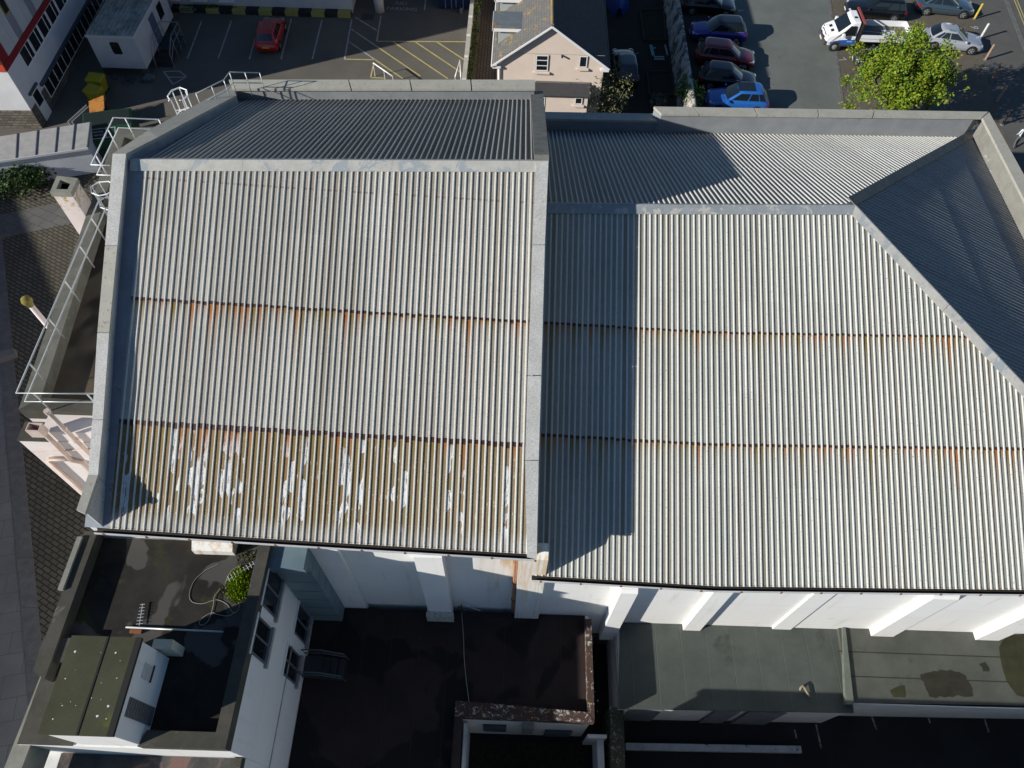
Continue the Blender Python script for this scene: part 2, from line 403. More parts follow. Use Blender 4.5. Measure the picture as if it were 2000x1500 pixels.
# ================================================================ LEFT HALL
LZ = 15.6; EZ = 10.25
ridgeL = [P(245, 315, LZ), P(1070, 318, LZ)]
eaveL = [P(178, 1030, EZ), P(600, 1057, EZ), P(1045, 1083, EZ)]
n_front = NF; p_fr = Vector((0, 19.4, LZ))
topL = lerp_line(ridgeL); botL = lerp_line(eaveL)
hall = root('theatre_hall', 'taller white hall with ridged off-white roof rusting at the sheet laps', 'hall', (-6, 18, 0))
def vL(px, py):
    q = PL(px, py, p_fr, NF); return (q - botL(q.x)).length
lap1 = (vL(258, 578) + vL(1042, 630)) / 2; lap2 = (vL(232, 820) + vL(1035, 870)) / 2
scr = (vL(290, 352) + vL(1040, 392)) / 2
M_LF = sheet_mat('roof_sheet_rust_lapped', laps=((lap1, 0.10), (lap2, 0.17)), ochre=lap2 - 0.1, screws=(scr,))
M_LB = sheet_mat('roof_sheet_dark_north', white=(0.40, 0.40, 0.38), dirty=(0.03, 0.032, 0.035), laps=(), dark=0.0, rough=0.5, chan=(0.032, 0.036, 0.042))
f = MB(); ribs(f, -12.5, 0.72, topL, botL, (lap2, lap1), NF); fs = part('roof_front_slope', f, M_LF, hall)
# back slope
BZ = 11.0
backL = [P(455, 189, BZ), P(1045, 189, BZ)]
backL = [Vector((-13.0, backL[0].y, BZ)), Vector((0.9, backL[1].y, BZ))]
botLB = lerp_line(backL)
nLB = (topL(0) - botLB(0)); nLB = Vector((0, -nLB.z, nLB.y)); nLB = nLB if nLB.z > 0 else -nLB; nLB.normalize()
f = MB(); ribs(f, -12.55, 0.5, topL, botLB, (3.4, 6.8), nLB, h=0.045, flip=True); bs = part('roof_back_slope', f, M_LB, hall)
# verge strips, ridge cap
f = MB()
f.slab([botL(-13.25) - NF * .01, botL(-12.42) - NF * .01, topL(-12.42) - NF * .01, topL(-13.25) - NF * .01], 0.05)
part('verge_gutter', f, LINING, fs)
f = MB(); f.slab([topL(-13.25), topL(-12.45), botLB(-12.45), botLB(-13.25)], 0.05); part('verge_gutter', f, LINING, bs)
def offs(p, n, d): return Vector(p) + n * d
f = MB()
vb = [PL(1025 + 22 * (870 - y) / 550 if y < 870 else 1025 + (y - 870) * 0.02, y, p_fr, NF) for y in (318, 480, 735, 900, 1088)]
va = [PL(x, y, p_fr, NF) for x, y in ((1071, 318), (1064, 480), (1057, 735), (1052, 900), (1048, 1092))]
f = MB()
for i in range(4):
    g_ = 0.008 if i < 3 else 0
    a0 = vb[i]; a1 = vb[i + 1] + (vb[i] - vb[i + 1]) * g_; b0 = va[i]; b1 = va[i + 1] + (va[i] - va[i + 1]) * g_
    up_ = 0.062 + 0.004 * (i % 2)
    f.slab([offs(a1, NF, up_), offs(b1, NF, up_), offs(b0, NF, up_), offs(a0, NF, up_)], 0.16)
    part('verge_flashing', f, FLASHW, hall); f = MB()
f = MB()
q0 = Vector((0.62, 0, 0)); rz = topL(0.62); bb = botLB(0.62)
f.slab([offs(topL(0.5), nLB, .07), offs(topL(1.0), nLB, .07), offs(botLB(1.0), nLB, .07), offs(botLB(0.42), nLB, .07)][::-1], 0.2)
part('back_verge_flashing', f, FLASHD, hall)
f = MB()
for a, b in ((-12.9, -9.2), (-9.195, -4.25), (-4.245, 0.0), (0.005, 0.99)):
    dn = 0.35
    def onf(s, d_): T = topL(s); B = botL(s); return T + (B - T).normalized() * d_
    def onb(s, d_): T = topL(s); B = botLB(s); return T + (B - T).normalized() * d_
    pk = 0.085
    f.slab([offs(onf(a, dn), NF, .05), offs(onf(b, dn), NF, .05), topL(b) + Vector((0, 0, pk)), topL(a) + Vector((0, 0, pk))], 0.03)
    f.slab([topL(a) + Vector((0, 0, pk)), topL(b) + Vector((0, 0, pk)), offs(onb(b, .22), nLB, .05), offs(onb(a, .22), nLB, .05)], 0.03)
part('ridge_cap', f, FLASH, hall)
# walls
f = MB(); yb = 29.4
f.box(-13.0, 0.95, 8.5, yb, -1.5, 9.9)
for x0, x1 in ((-13.3, -13.003), (0.55, 0.95)):
    T_ = topL(x1); B_ = botLB(x1); zl = lambda y_: T_.z + (B_.z - T_.z) * (y_ - T_.y) / (B_.y - T_.y) - .02; pr = [(8.52, 9.9), (yb + .25, 9.9), (yb + .25, zl(yb + .25)), (T_.y, T_.z - .02), (8.52, 10.2)]
    lo = [f.pt((x0, y, z)) for y, z in pr]; hi = [f.pt((x1, y, z)) for y, z in pr]
    f.f.append(lo[::-1]); f.f.append(hi)
    for i in range(5): j = (i + 1) % 5; f.f.append([lo[i], lo[j], hi[j], hi[i]])
f.box(-13.3, -13.003, 8.52, yb - .02, -0.5, 9.9)
wallL = part('wall', f, HALL_WALL, hall)
# west gable parapet with flat coping
def gabl(px, py, up): return PL(px, py, p_fr + NF * up, NF)
outer = [(220, 300), (205, 480), (190, 650), (180, 820), (172, 930)]
inner = [(246, 300), (229, 480), (213, 650), (201, 820), (191, 930)]
cops = []; f2 = MB()
for i in range(4):
    A0, A1 = gabl(*outer[i], .42), gabl(*outer[i + 1], .42); B0, B1 = gabl(*inner[i], .42), gabl(*inner[i + 1], .42)
    tgt = MB(); cops.append(tgt)
    e = (A1 - A0) * 0.004
    tgt.slab([A1 - e, B1 - e, B0 + e, A0 + e], 0.10 if i != 1 else 0.07)
    ins = 0.06
    lo = [p - Vector((0, 0, 1.2)) for p in (A1, B1, B0, A0)]; hi = [p - NF * 0.10 for p in (A1, B1, B0, A0)]
    for L_ in (lo, hi):
        L_[0].x += ins; L_[3].x += ins; L_[1].x -= ins; L_[2].x -= ins
    f2.hexa(lo, hi)
# level kneeler at the foot
K0 = gabl(172, 930, .42); K1 = gabl(191, 930, .42); zk = K0.z + 0.01
kA, kB = P(149, 996, zk), P(166, 1003, zk)
f4 = MB(); f4.hexa([Vector((kA.x, kA.y, zk - .12)), Vector((kB.x, kB.y, zk - .12)), Vector((K1.x, K1.y + .05, zk - .12)), Vector((K0.x, K0.y + .05, zk - .12))],
        [Vector((kA.x, kA.y, zk)), Vector((kB.x, kB.y, zk)), Vector((K1.x, K1.y + .05, zk + .01)), Vector((K0.x, K0.y + .05, zk + .01))])
f2.hexa([Vector((kA.x + .05, kA.y + .08, 9.6)), Vector((kB.x - .05, kB.y + .08, 9.6)), Vector((K1.x - .05, K1.y, 9.6)), Vector((K0.x + .05, K0.y, 9.6))],
        [Vector((kA.x + .05, kA.y + .08, zk - .12)), Vector((kB.x - .05, kB.y + .08, zk - .12)), Vector((K1.x - .05, K1.y, zk - .12)), Vector((K0.x + .05, K0.y, zk - .12))])
gp = part('gable_parapet', f2, FLASHW, hall)
for i, t_ in enumerate(cops): part('coping', t_, COPING if i == 1 else FLASHW, gp, label='bare weathered concrete length of coping' if i == 1 else None)
part('kneeler', f4, COPING, gp)
# back half of the west gable coping
cops = []; f2 = MB(); pb = topL(-13.0); pbo = Vector((0, pb.y, LZ))
def gabb(px, py, up): return PL(px, py, pbo + nLB * up, nLB)
ob = [(222, 299), (290, 254), (380, 206), (452, 166)]; ib = [(246, 306), (308, 268), (398, 220), (462, 186)]
for i in range(3):
    A0, A1, B0, B1 = gabb(*ob[i], .42), gabb(*ob[i + 1], .42), gabb(*ib[i], .42), gabb(*ib[i + 1], .42)
    if i == 0: A0, B0 = gabl(*outer[0], .425), gabl(*inner[0], .425)
    f = MB(); cops.append(f); f.slab([A0, B0, B1, A1], 0.10)
    f2.hexa([p - Vector((0, 0, 1.3)) for p in (A0, B0, B1, A1)], [p - nLB * 0.10 for p in (A0, B0, B1, A1)])
gp2 = part('gable_parapet', f2, LINING, hall); each('coping', cops, COPING, gp2)
# back parapet
cops = []; f2 = MB(); zc = 11.95
a, b = P(447, 157, zc), P(1045, 157, zc); c_, d_ = P(455, 173, zc), P(1045, 173, zc)
cuts = [0.0, 0.39, 0.59, 0.79, 1.0]
for i in range(4):
    t0, t1 = cuts[i], cuts[i + 1] - (0.004 if i < 3 else 0)
    A0, A1, B0, B1 = a.lerp(b, t0), a.lerp(b, t1), c_.lerp(d_, t0), c_.lerp(d_, t1)
    f = MB(); cops.append(f); f.hexa([p - Vector((0, 0, .12)) for p in (B0, B1, A1, A0)], [B0, B1, A1 + Vector((0, 0, .04)), A0 + Vector((0, 0, .04))])
f2.hexa([Vector((c_.x + .05, c_.y + .08, 9.9)), Vector((d_.x - .03, d_.y + .08, 9.9)), Vector((b.x - .03, b.y - .05, 9.9)), Vector((a.x + .05, a.y - .05, 9.9))],
        [Vector((c_.x + .05, c_.y + .08, zc - .12)), Vector((d_.x - .03, d_.y + .08, zc - .12)), Vector((b.x - .03, b.y - .05, zc - .12)), Vector((a.x + .05, a.y - .05, zc - .12))])
pp = part('back_parapet', f2, GREYREND, hall); each('coping', cops, COPING, pp)
f = MB(); f.beam(botLB(-12.9) + Vector((0, .22, -.12)), botLB(0.9) + Vector((0, .22, -.12)), .5, .1); part('back_gutter', f, GUT_IN, hall)
# eaves gutter
def gutter(parent, line, x0, x1, step=0.9):
    f = MB(); f2 = MB(); f3 = []; k = max(2, int((x1 - x0) / 1.5)); xs_ = [x0 + (x1 - x0) * i / k for i in range(k + 1)]
    prof = [(0.02, -0.02), (0.01, -0.12), (-0.06, -0.155), (-0.13, -0.12), (-0.15, -0.03)]
    f.grid([[line(x) + Vector((0, y, z)) for y, z in prof] for x in xs_])
    lip = [(-0.150, -0.02), (-0.185, -0.02), (-0.172, -0.13), (-0.07, -0.18)]
    f2.grid([[line(x) + Vector((0, y, z)) for y, z in lip] for x in xs_])
    x = x0 + .3
    while x < x1:
        p = line(x); f3.append(MB()); f3[-1].box(p.x - .03, p.x + .03, p.y - .20, p.y - .165, p.z - .10, p.z - .015); x += 1.35
    g_ = part('gutter', f, GUT_IN, parent); part('gutter_lip', f2, GUT_OUT, g_); each('bracket', f3, RUSTM, g_); return g_
gutter(hall, botL, -12.9, 0.9)
f = MB(); f.slab([Vector((-12.95, 8.46, 9.7)), Vector((0.95, 8.46, 9.7)), Vector((0.95, 8.46, 10.12)), Vector((-12.95, 8.46, 10.12))], 0.03); part('fascia', f, WHITE_WALL, hall)
# filler strip of rust under the sheet ends
f = MB(); f.grid([[botL(x) + Vector((0, 0.03, 0.03)), botL(x) + Vector((0, 0.03, -0.06))] for x in (-12.5, -8, -4, 0.72)]); part('eaves_filler', f, RUSTM, fs)
# buttresses of the front wall: (pixel of the foot's left and right corner, foot height)
def buttress(parent, fl, fr, z0, ztop, ywall, mat, capm=None):
    a = P(*fl, z0); b = P(*fr, z0); yf = (a.y + b.y) / 2
    f = MB(); f.prism([(a.x, yf), (b.x, yf), (b.x, ywall), (a.x, ywall)], z0 - 0.3, [ztop - .45, ztop - .45, ztop, ztop])
    return part('buttress', f, mat, parent)
for fl, fr, z0, m_ in (((672, 1187), (717, 1187), 2.6, WHITE_WALL), ((839, 1204), (884, 1206), 2.6, WHITE_WALL), ((1005, 1206), (1051, 1210), 2.6, STAIN_WALL)):
    bu = buttress(hall, fl, fr, z0, 9.85, 8.49, m_)
    if fl[0] == 839:
        f = MB(); f.box(-3.05, -2.0, 7.86, 8.045, 2.5, 3.35); part('plinth', f, worn('plinth_render', (.62, .61, .58), (.3, .3, .27), 9, .9, .3), bu)
f = MB(); f.prism([(-10.05, 8.0), (-8.75, 8.0), (-8.75, 8.49), (-10.05, 8.49)], 8.9, [9.5, 9.5, 9.85, 9.85]); part('buttress', f, STAIN_WALL, hall)
# rust-coloured downpipe at the junction
f = MB(); x_ = P(1006, 1100, 9).x + .04
f.tube([(x_, 7.95, 10.05), (x_, 7.98, 9.8), (x_, 8.33, 9.3), (x_, 8.36, 2.62)], 0.075, 10); dp = part('downpipe', f, TERRA, hall, smooth=True)
each('collar', [MB().lathe((x_, 8.36, z_), [(0.095, 0), (0.095, 0.12)], 10) for z_ in (8.4, 6.2, 4.2)], RUSTM, dp)
# ================================================================ RIGHT HALL (hipped)
RZ = 13.45; RE = 7.9
ridR = [P(1075, 402, RZ), P(1300, 404, RZ), P(1668, 405, RZ)]
eavR = [P(1040, 1124, RE), P(1400, 1145, RE), P(2000, 1152, RE)]
botR = lerp_line(eavR); ridRf = lerp_line(ridR); HE = ridR[2].copy()
rhall = root('hipped_hall', 'lower white hall with hipped corrugated roof right of the taller hall', 'hall', (13, 20, 0))
pR = Vector((0, HE.y, RZ))
hipF = PL(2000, 757, pR, NF); dF = (hipF - HE) / (hipF.x - HE.x)          # direction of the front hip per metre of X
RBZ = 7.9
hb = P(1912, 264, RBZ); dB = (hb - HE) / (hb.x - HE.x)
XE = hb.x + 0.1
botRB = lerp_line([P(1063, 252, RBZ), P(1500, 256, RBZ), P(1912, 264, RBZ)])
def topRF(s): return ridRf(s) if s <= HE.x else HE + dF * (s - HE.x)
def topRB(s): return ridRf(s) if s <= HE.x else HE + dB * (s - HE.x)
def vR(px, py):
    q = PL(px, py, pR, NF); return (q - botR(q.x)).length
rl1 = (vR(1085, 641) + vR(1700, 647)) / 2; rl2 = (vR(1070, 856) + vR(1950, 870)) / 2
M_RF = sheet_mat('roof_sheet_grey_white', white=(0.62, 0.62, 0.585), dirty=(0.24, 0.26, 0.22), laps=((rl2, 0.10), (rl1, 0.085)), stain=0.9, chan=(0.345, 0.335, 0.29))
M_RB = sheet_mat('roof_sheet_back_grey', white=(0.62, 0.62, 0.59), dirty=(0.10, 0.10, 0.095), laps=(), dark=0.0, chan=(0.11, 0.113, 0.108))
M_RE = sheet_mat('roof_sheet_shaded_hip', white=(0.34, 0.36, 0.37), dirty=(0.20, 0.21, 0.22), laps=(), dark=0.2)  # same sheeting as the front, with the hip's shade put into darker colours
SX = XE + 1.0
xr_end = HE.x + (botR(20).y - HE.y) / dF.y
f = MB(); ribs(f, 0.85, xr_end - .02, topRF, botR, (rl2, rl1), NF); rfs = part('roof_front_slope', f, M_RF, rhall)
nRB = Vector((0, (RZ - RBZ), (botRB(10).y - HE.y))).normalized()
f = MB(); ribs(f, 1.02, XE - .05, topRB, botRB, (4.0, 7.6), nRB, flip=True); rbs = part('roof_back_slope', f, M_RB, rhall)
# hip end slope (faces +X)
yF = HE.y + dF.y * (XE - HE.x); yB = hb.y
zE = HE.z + dF.z * (XE - HE.x)
def topE(s): return HE + dF * ((s - HE.y) / dF.y) if s <= HE.y else HE + dB * ((s - HE.y) / dB.y)
def botE(s): return Vector((XE, s, RBZ + (zE - RBZ) * max(0, min(1, (yB - s) / (yB - yF)))))
nE = (Vector((XE, 20, RBZ)) - HE).cross(Vector((0, -1, 0))); nE = nE if nE.z > 0 else -nE; nE.normalize()
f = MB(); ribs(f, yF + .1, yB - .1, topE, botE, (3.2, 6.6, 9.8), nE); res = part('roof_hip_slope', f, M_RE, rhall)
# ridge and hip caps
def capseg(a, b, na, nb_, da, db, up=.08):
    a = Vector(a); b = Vector(b); pk = Vector((0, 0, up)); m_ = MB()
    d = (b - a).normalized(); la = d.cross(na).normalized(); lb = d.cross(nb_).normalized()
    if la.dot(Vector(da)) < 0: la = -la
    if lb.dot(Vector(db)) < 0: lb = -lb
    wa, wb = Vector(da).length, Vector(db).length
    m_.slab([a + pk, b + pk, b + la * wa + na * .05, a + la * wa + na * .05], 0.03)
    m_.slab([b + pk, a + pk, a + lb * wb + nb_ * .05, b + lb * wb + nb_ * .05], 0.03); return m_
RIDGEC = worn('ridge_cap_blue_grey', (0.30, 0.33, 0.345), (0.24, 0.265, 0.28), 2.0, 0.5, 0.25, 30, (0.45, 0.44, 0.40), (0.57, 0.6), 1.9)
pts = [Vector((1.06, ridRf(1.06).y, RZ)), ridRf(5.5), HE]
each('ridge_cap', [capseg(pts[i], pts[i + 1], NF, nRB, (0, -.31, 0), (0, .16, 0)) for i in range(2)], RIDGEC, rhall)
F_end = HE + dF * (xr_end - HE.x)
each('hip_cap', [capseg(HE + (F_end - HE) * t0, HE + (F_end - HE) * (t1 - .001), NF, nE, (-.29, -.08, 0), (.08, .08, 0)) for t0, t1 in ((0, .27), (.27, .55), (.55, 1))], FLASH, rhall)
part('hip_cap', capseg(HE, HE + dB * (XE - .3 - HE.x), nRB, nE, (-.25, .2, 0), (.3, .3, 0)), FLASHD, rhall, label='dark dirty hip capping')
f = MB(); f.slab([Vector((0.96, botR(1).y + .02, RE - .01)), Vector((1.5, botR(1.5).y, RE - .01)), ridRf(1.5) - NF * .01, ridRf(.96) - NF * .01], .05); part('valley_lining', f, LINING, rfs)
gutter(rhall, botR, 0.88, min(xr_end - .2, 23.8))
f = MB(); f.grid([[botR(x) + Vector((0, 0.03, 0.03)), botR(x) + Vector((0, 0.03, -0.06))] for x in (0.9, 7.2, 12, 18, 23)]); part('eaves_filler', f, RUSTM, rfs)
# walls
f = MB(); YW = 8.3
f.box(0.97, 24.2, YW, 32.1, -1.6, 7.72)
part('wall', f, WHITE_WALL, rhall)
for fl, fr in (((1172, 1246), (1200, 1246)), ((1334, 1231), (1367, 1232)), ((1697, 1245), (1740, 1246)), ((1900, 1253), (1945, 1253))):
    buttress(rhall, fl, fr, 1.8 if fl[0] > 1180 else 1.0, 7.45, YW - .01, WHITE_WALL)
f = MB(); a = P(1508, 1227, 1.8); f.box(a.x, a.x + .75, YW - .09, YW - .002, 1.5, 7.4); part('buttress', f, WHITE_WALL, rhall)
# back and side parapets
def parapet(parent, o0, o1, i0, i1, z, zb, cuts, wallmat, end=(0.0, 0.0)):
    a, b, c_, d_ = P(*o0, z), P(*o1, z), P(*i0, z), P(*i1, z); u = (b - a).normalized(); v = (c_ - a); v = (v - u * v.dot(u)).normalized()
    f2 = MB(); A, B, C, D = a + u * end[0] + v * .05, b - u * end[1] + v * .05, c_ + u * end[0] - v * .07, d_ - u * end[1] - v * .07
    q = [C, D, B, A]
    if (q[1] - q[0]).cross(q[2] - q[0]).z < 0: q = [D, C, A, B]
    f2.hexa([Vector((p.x, p.y, zb)) for p in q], [Vector((p.x, p.y, z - .13)) for p in q])
    pp_ = part('parapet', f2, wallmat, parent); ts = [0.0] + list(cuts) + [1.0]
    for k in range(len(ts) - 1):
        t0, t1 = ts[k], ts[k + 1] - (.003 if k < len(ts) - 2 else 0)
        q = [c_.lerp(d_, t0), c_.lerp(d_, t1), b.lerp(a, 1 - t1), b.lerp(a, 1 - t0)]
        if (q[1] - q[0]).cross(q[2] - q[0]).z < 0: q = q[::-1]
        m_ = MB(); m_.hexa([p - Vector((0, 0, .13)) for p in q], q); part('coping', m_, COPING, pp_)
    return pp_
parapet(rhall, (1050, 218), (1287, 222), (1052, 231), (1288, 236), 8.9, 7.0, (0.37,), GREYREND)
parapet(rhall, (1277, 208), (1930, 218), (1292, 222), (1918, 229), 9.45, 7.0, (0.12, 0.30, 0.49, 0.66), GREYREND, (.02, .3))
parapet(rhall, (1932, 219), (2200, 700), (1919, 230), (2160, 700), 9.45, 7.0, (0.6,), worn('beige_render', (.27, .265, .24), (.20, .195, .175), 1.2, .9, .2, 20, (.42, .41, .38), (.62, .7), 2.5), (.02, 0))
f = MB(); f.beam(botRB(1.1) + Vector((0, .15, -.15)), botRB(23) + Vector((0, .15, -.15)), .5, .08); part('back_gutter', f, GUT_IN, rhall)
f = MB(); f.beam((XE + .2, yB, RBZ - .2), (XE + .2, 9, RBZ - .2), .7, .08); part('side_gutter', f, GUT_IN, rhall)
f = MB(); c_ = P(1612, 250, 8.3); f.lathe((c_.x, c_.y - .1, 8.0), [(.09, -.5), (.09, 0), (.13, .02), (.17, .10), (.16, .18), (.10, .25), (.02, .28)], 14)
thing('roof_vent', f, worn('cream_plastic', (.7, .66, .55), (.6, .55, .42), 4, .5, .1), 'small round cream vent cap against the grey back parapet', 'vent', smooth=True)
c_ = PL(1901, 262, hb, nRB); f = MB(); f.prism([(c_.x - .3, c_.y - .25), (c_.x + .25, c_.y - .35), (c_.x + .05, c_.y + .25)], c_.z - .1, [c_.z + .05, c_.z + .1, c_.z + .35]); part('valley_flashing', f, FLASHW, rhall)
# ================================================================ shared surface materials (2)
def felt_mat(name, c1, c2, seam=None, ang=0.0, moss=None, wet=None):
    g = G(name, 0.9, 0.25); p = g.pos(); x, y, z = g.sep(p)
    c = g.mix(g.noise(p, 0.7, 6.0, 0.65).ss(0.3, 0.7), c1, c2)
    c = g.mix(g.noise(p, 45.0, 3.0).ss(0.35, 0.75) * 0.4, c, tuple(v * .4 for v in c1))
    if moss: c = g.mix(g.noise(p, 0.9, 5.0, 0.7, .4).ss(*moss[1]), c, moss[0])
    if wet: c = g.mix(g.noise(p, wet[1], 3.0, 0.5, .3).ss(*wet[2]) * 0.8, c, wet[0])
    if seam:
        fx = ((x + y * ang) / seam).frac()
        c = g.mix((fx.lt(0.018)) * 0.7, c, tuple(v * .35 for v in c1))
        c = g.mix(((fx - 0.03).abs().lt(0.012)) * 0.35, c, tuple(min(1, v * 1.8) for v in c1))
    sp = g.noise(p, 5.0, 2.0, 0.5)
    g.col(c); g.bump(g.noise(p, 50.0), 0.25, 0.008); return g.m
DARKFELT = felt_mat('wet_black_felt', (0.016, 0.013, 0.011), (0.034, 0.032, 0.028), moss=((0.040, 0.040, 0.014), (0.54, 0.68)), wet=((0.085, 0.080, 0.073), 0.62, (0.545, 0.575)))
MOSSFELT = felt_mat('mossy_green_felt', (0.075, 0.078, 0.045), (0.055, 0.056, 0.032), moss=((0.10, 0.105, 0.03), (0.55, 0.75)))
GREENFELT = felt_mat('grey_green_felt', (0.092, 0.104, 0.094), (0.066, 0.076, 0.068), seam=1.02, moss=((0.055, 0.06, 0.052), (0.58, 0.72)))
GREENFELT2 = felt_mat('grey_green_felt_plain', (0.100, 0.106, 0.092), (0.070, 0.074, 0.062), moss=((0.05, 0.05, 0.035), (0.60, 0.78)))
BROWNFELT = felt_mat('dark_brown_felt', (0.042, 0.029, 0.027), (0.028, 0.020, 0.019), seam=1.1, wet=((0.010, 0.009, 0.009), 0.4, (0.52, 0.56)))
DKCONC = worn('dark_damp_concrete', (0.085, 0.08, 0.066), (0.055, 0.054, 0.042), 1.4, 0.9, 0.3, 30, (0.20, 0.19, 0.16), (0.6, 0.72), 1.2)
PALECONC = worn('pale_lichen_concrete', (0.30, 0.295, 0.25), (0.22, 0.22, 0.18), 2.0, 0.9, 0.3, 30, (0.34, 0.26, 0.08), (0.70, 0.74), 2.2)
GALV = plain('galvanised_rail', (0.52, 0.55, 0.55), 0.4, 0.5, 0.3)
WHITERAIL = plain('white_painted_rail', (0.85, 0.86, 0.86), 0.35, 0.5)
def dark_glass():
    g = G('dark_window_glass', 0.06, 0.6); g.col((0.012, 0.015, 0.018)); return g.m
GLASS = dark_glass()
WFRAME = plain('white_window_frame', (0.78, 0.78, 0.77), 0.4)
BIRD = plain('bird_dropping_white', (0.75, 0.75, 0.72), 0.8)
# ================================================================ WEST TERRACE
TZ, CZ = 10.2, 10.75
terr = root('flat_terrace', 'flat roofed pink-white annex with a kerb along the gable of the taller hall', 'annex', (-15, 18, 0))
oA, oB, oC = P(36, 800, CZ), P(228, 250, CZ), P(300, 243, CZ)          # outer kerb corners
iA, iB = P(82, 772, CZ), P(243, 268, CZ)
f = MB(); f.prism([(oA.x + .05, oA.y), (-13.0, oA.y), (-13.0, oB.y), (oB.x + .05, oB.y)], -0.4, TZ); part('wall', f, PINK_WALL, terr)
f = MB(); f.prism([(oA.x + .3, oA.y + .2), (-13.35, oA.y + .2), (-13.35, oB.y - .2), (oB.x + .3, oB.y - .2)], TZ + .002, TZ + .03)
part('terrace_floor', f, felt_mat('terrace_wet_floor', (0.085, 0.066, 0.046), (0.12, 0.10, 0.075), wet=((0.014, 0.012, 0.010), 0.16, (0.46, 0.5))), terr)
KERB = worn('terrace_kerb', (0.17, 0.165, 0.14), (0.11, 0.108, 0.09), 1.5, 0.9, 0.35, 30, (0.27, 0.26, 0.19), (0.6, 0.72), 1.0)
f = MB(); f.hexa([Vector((p.x, p.y, TZ)) for p in (oA, Vector((iA.x, oA.y + .5, 0)), iB, oB)], [Vector((p.x, p.y, CZ)) for p in (oA, Vector((iA.x, oA.y + .5, 0)), iB, oB)])
part('kerb', f, KERB, terr)
f = MB(); f.prism([(oA.x + .02, oA.y - .02), (-13.4, oA.y - .02), (-13.4, oA.y + .42), (iA.x, oA.y + .49)], TZ, CZ + .02); part('kerb', f, DKCONC, terr)
f = MB(); f.prism([(oB.x, oB.y), (iB.x, iB.y), (-13.4, iB.y + .2), (-13.4, oB.y + .5)], TZ, CZ); part('kerb', f, KERB, terr)
# stepped block on the sunny wall, pipes over it
b0, b1, b2 = P(36, 860, 9.9), P(97, 864, 9.9), P(52, 822, 9.9)
f = MB(); f.prism([(b0.x, b0.y), (-13.3, b0.y), (-13.3, oA.y + .01), (b0.x, oA.y + .01)], -0.4, 9.9); blk = part('lower_wall', f, PINK_WALL, terr)
f = MB(); f.prism([(b0.x - .02, b0.y - .03), (b1.x, b0.y - .03), (b1.x, oA.y - .01), (b0.x - .02, oA.y - .01)], 9.902, 9.96); part('ledge', f, DKCONC, blk)
f = MB(); f.prism([(b1.x + .03, b0.y + .02), (-13.32, b0.y + .02), (-13.32, oA.y - .03), (b1.x + .03, oA.y - .03)], 9.902, 10.55); part('upper_wall', f, PINK_WALL, blk)
yf = b0.y
def wx(px, py): return PY(px, py, yf - .08)
f = MB(); h0 = PY(93, 805, yf - .1); f.tube([h0, h0 - Vector((0, 0, 3.0)), h0 - Vector((0, 0, 7.5))], 0.075, 10); pp1 = part('downpipe', f, PIPE, terr, smooth=True)
each('collar', [MB().lathe((h0.x, h0.y, h0.z - d_), [(.095, 0), (.095, .14)], 10) for d_ in (.05, 1.1, 1.9)], PIPE, pp1)
hp = PY(66, 832, yf - .12); f = MB(); f.prism([(hp.x - .22, yf - .30), (hp.x + .22, yf - .30), (hp.x + .22, yf), (hp.x - .22, yf)], hp.z - .45, hp.z - .42)
for x0, x1, y0, y1 in ((-.22, .22, -.30, -.27), (-.22, .22, -.03, 0), (-.22, -.19, -.27, -.03), (.19, .22, -.27, -.03)): f.box(hp.x + x0, hp.x + x1, yf + y0, yf + y1, hp.z - .42, hp.z)
hop = part('rain_hopper', f, PIPE, terr)
f = MB(); f.box(hp.x - .185, hp.x + .185, yf - .265, yf - .035, hp.z - .40, hp.z - .36); part('opening', f, GUT_IN, hop)
k1 = wx(131, 878); k2 = wx(140, 898); k3 = wx(160, 902)
f = MB(); f.tube([(hp.x + .05, yf - .1, hp.z - .45), (hp.x + .05, yf - .1, k1.z + .1), (k2.x, yf - .1, k2.z), (k3.x, yf - .1, k3.z), (k3.x + .02, yf - .1, 1.0)], 0.08, 10); part('downpipe', f, PIPE, terr, smooth=True)
e0 = wx(90, 895); f = MB(); f.tube([(e0.x + .9, yf - .1, e0.z + .05), (e0.x + .15, yf - .1, e0.z), (e0.x, yf - .1, e0.z - .15), (e0.x, yf - .1, 0.2)], 0.085, 10); part('downpipe', f, PIPE, terr, smooth=True)
f = MB(); c0, c1 = PY(65, 884, yf - .03), PY(178, 877, yf - .03); f.tube([c0, c1], 0.025, 6); part('cable', f, PIPE, terr)
# guard rails of the terrace
def railing(label, top_pts, post_list, drop, mat, r=0.028, cat='railing', mid=0.52, grp=None, group_name='guard_railing'):
    """top_pts: world polyline of the top rail; posts: list of (x,y,ztop,zfoot)"""
    c = sum((Vector(p) for p in top_pts), Vector()) / len(top_pts)
    r_ = root(group_name, label, cat, (c.x, c.y, c.z - drop), grp)
    f = MB(); f.tube(top_pts, r, 8); part('top_rail', f, mat, r_, smooth=True)
    if mid: f = MB(); f.tube([Vector(p) - Vector((0, 0, mid)) for p in top_pts], r, 8); part('middle_rail', f, mat, r_, smooth=True)
    for x, y, z1, z0 in post_list:
        f = MB(); f.tube([(x, y, z1), (x, y, z0)], r * .9, 8); part('post', f, mat, r_, smooth=True)
    return r_
rz_ = CZ + 1.1
ra = P(32, 768, rz_); rb = P(195, 387, rz_); rc = P(216, 386, rz_)
dv = rb - ra; posts = []
for t in (0.13, 0.34, 0.53, 0.72, 0.88):
    q = ra + dv * t; posts.append((q.x, q.y, rz_, CZ - .1))
fr = P(190, 769, rz_); posts.append((ra.x + .55, ra.y + (fr.y - ra.y) * .25, rz_, CZ)); posts.append((fr.x - .35, fr.y, rz_, CZ))
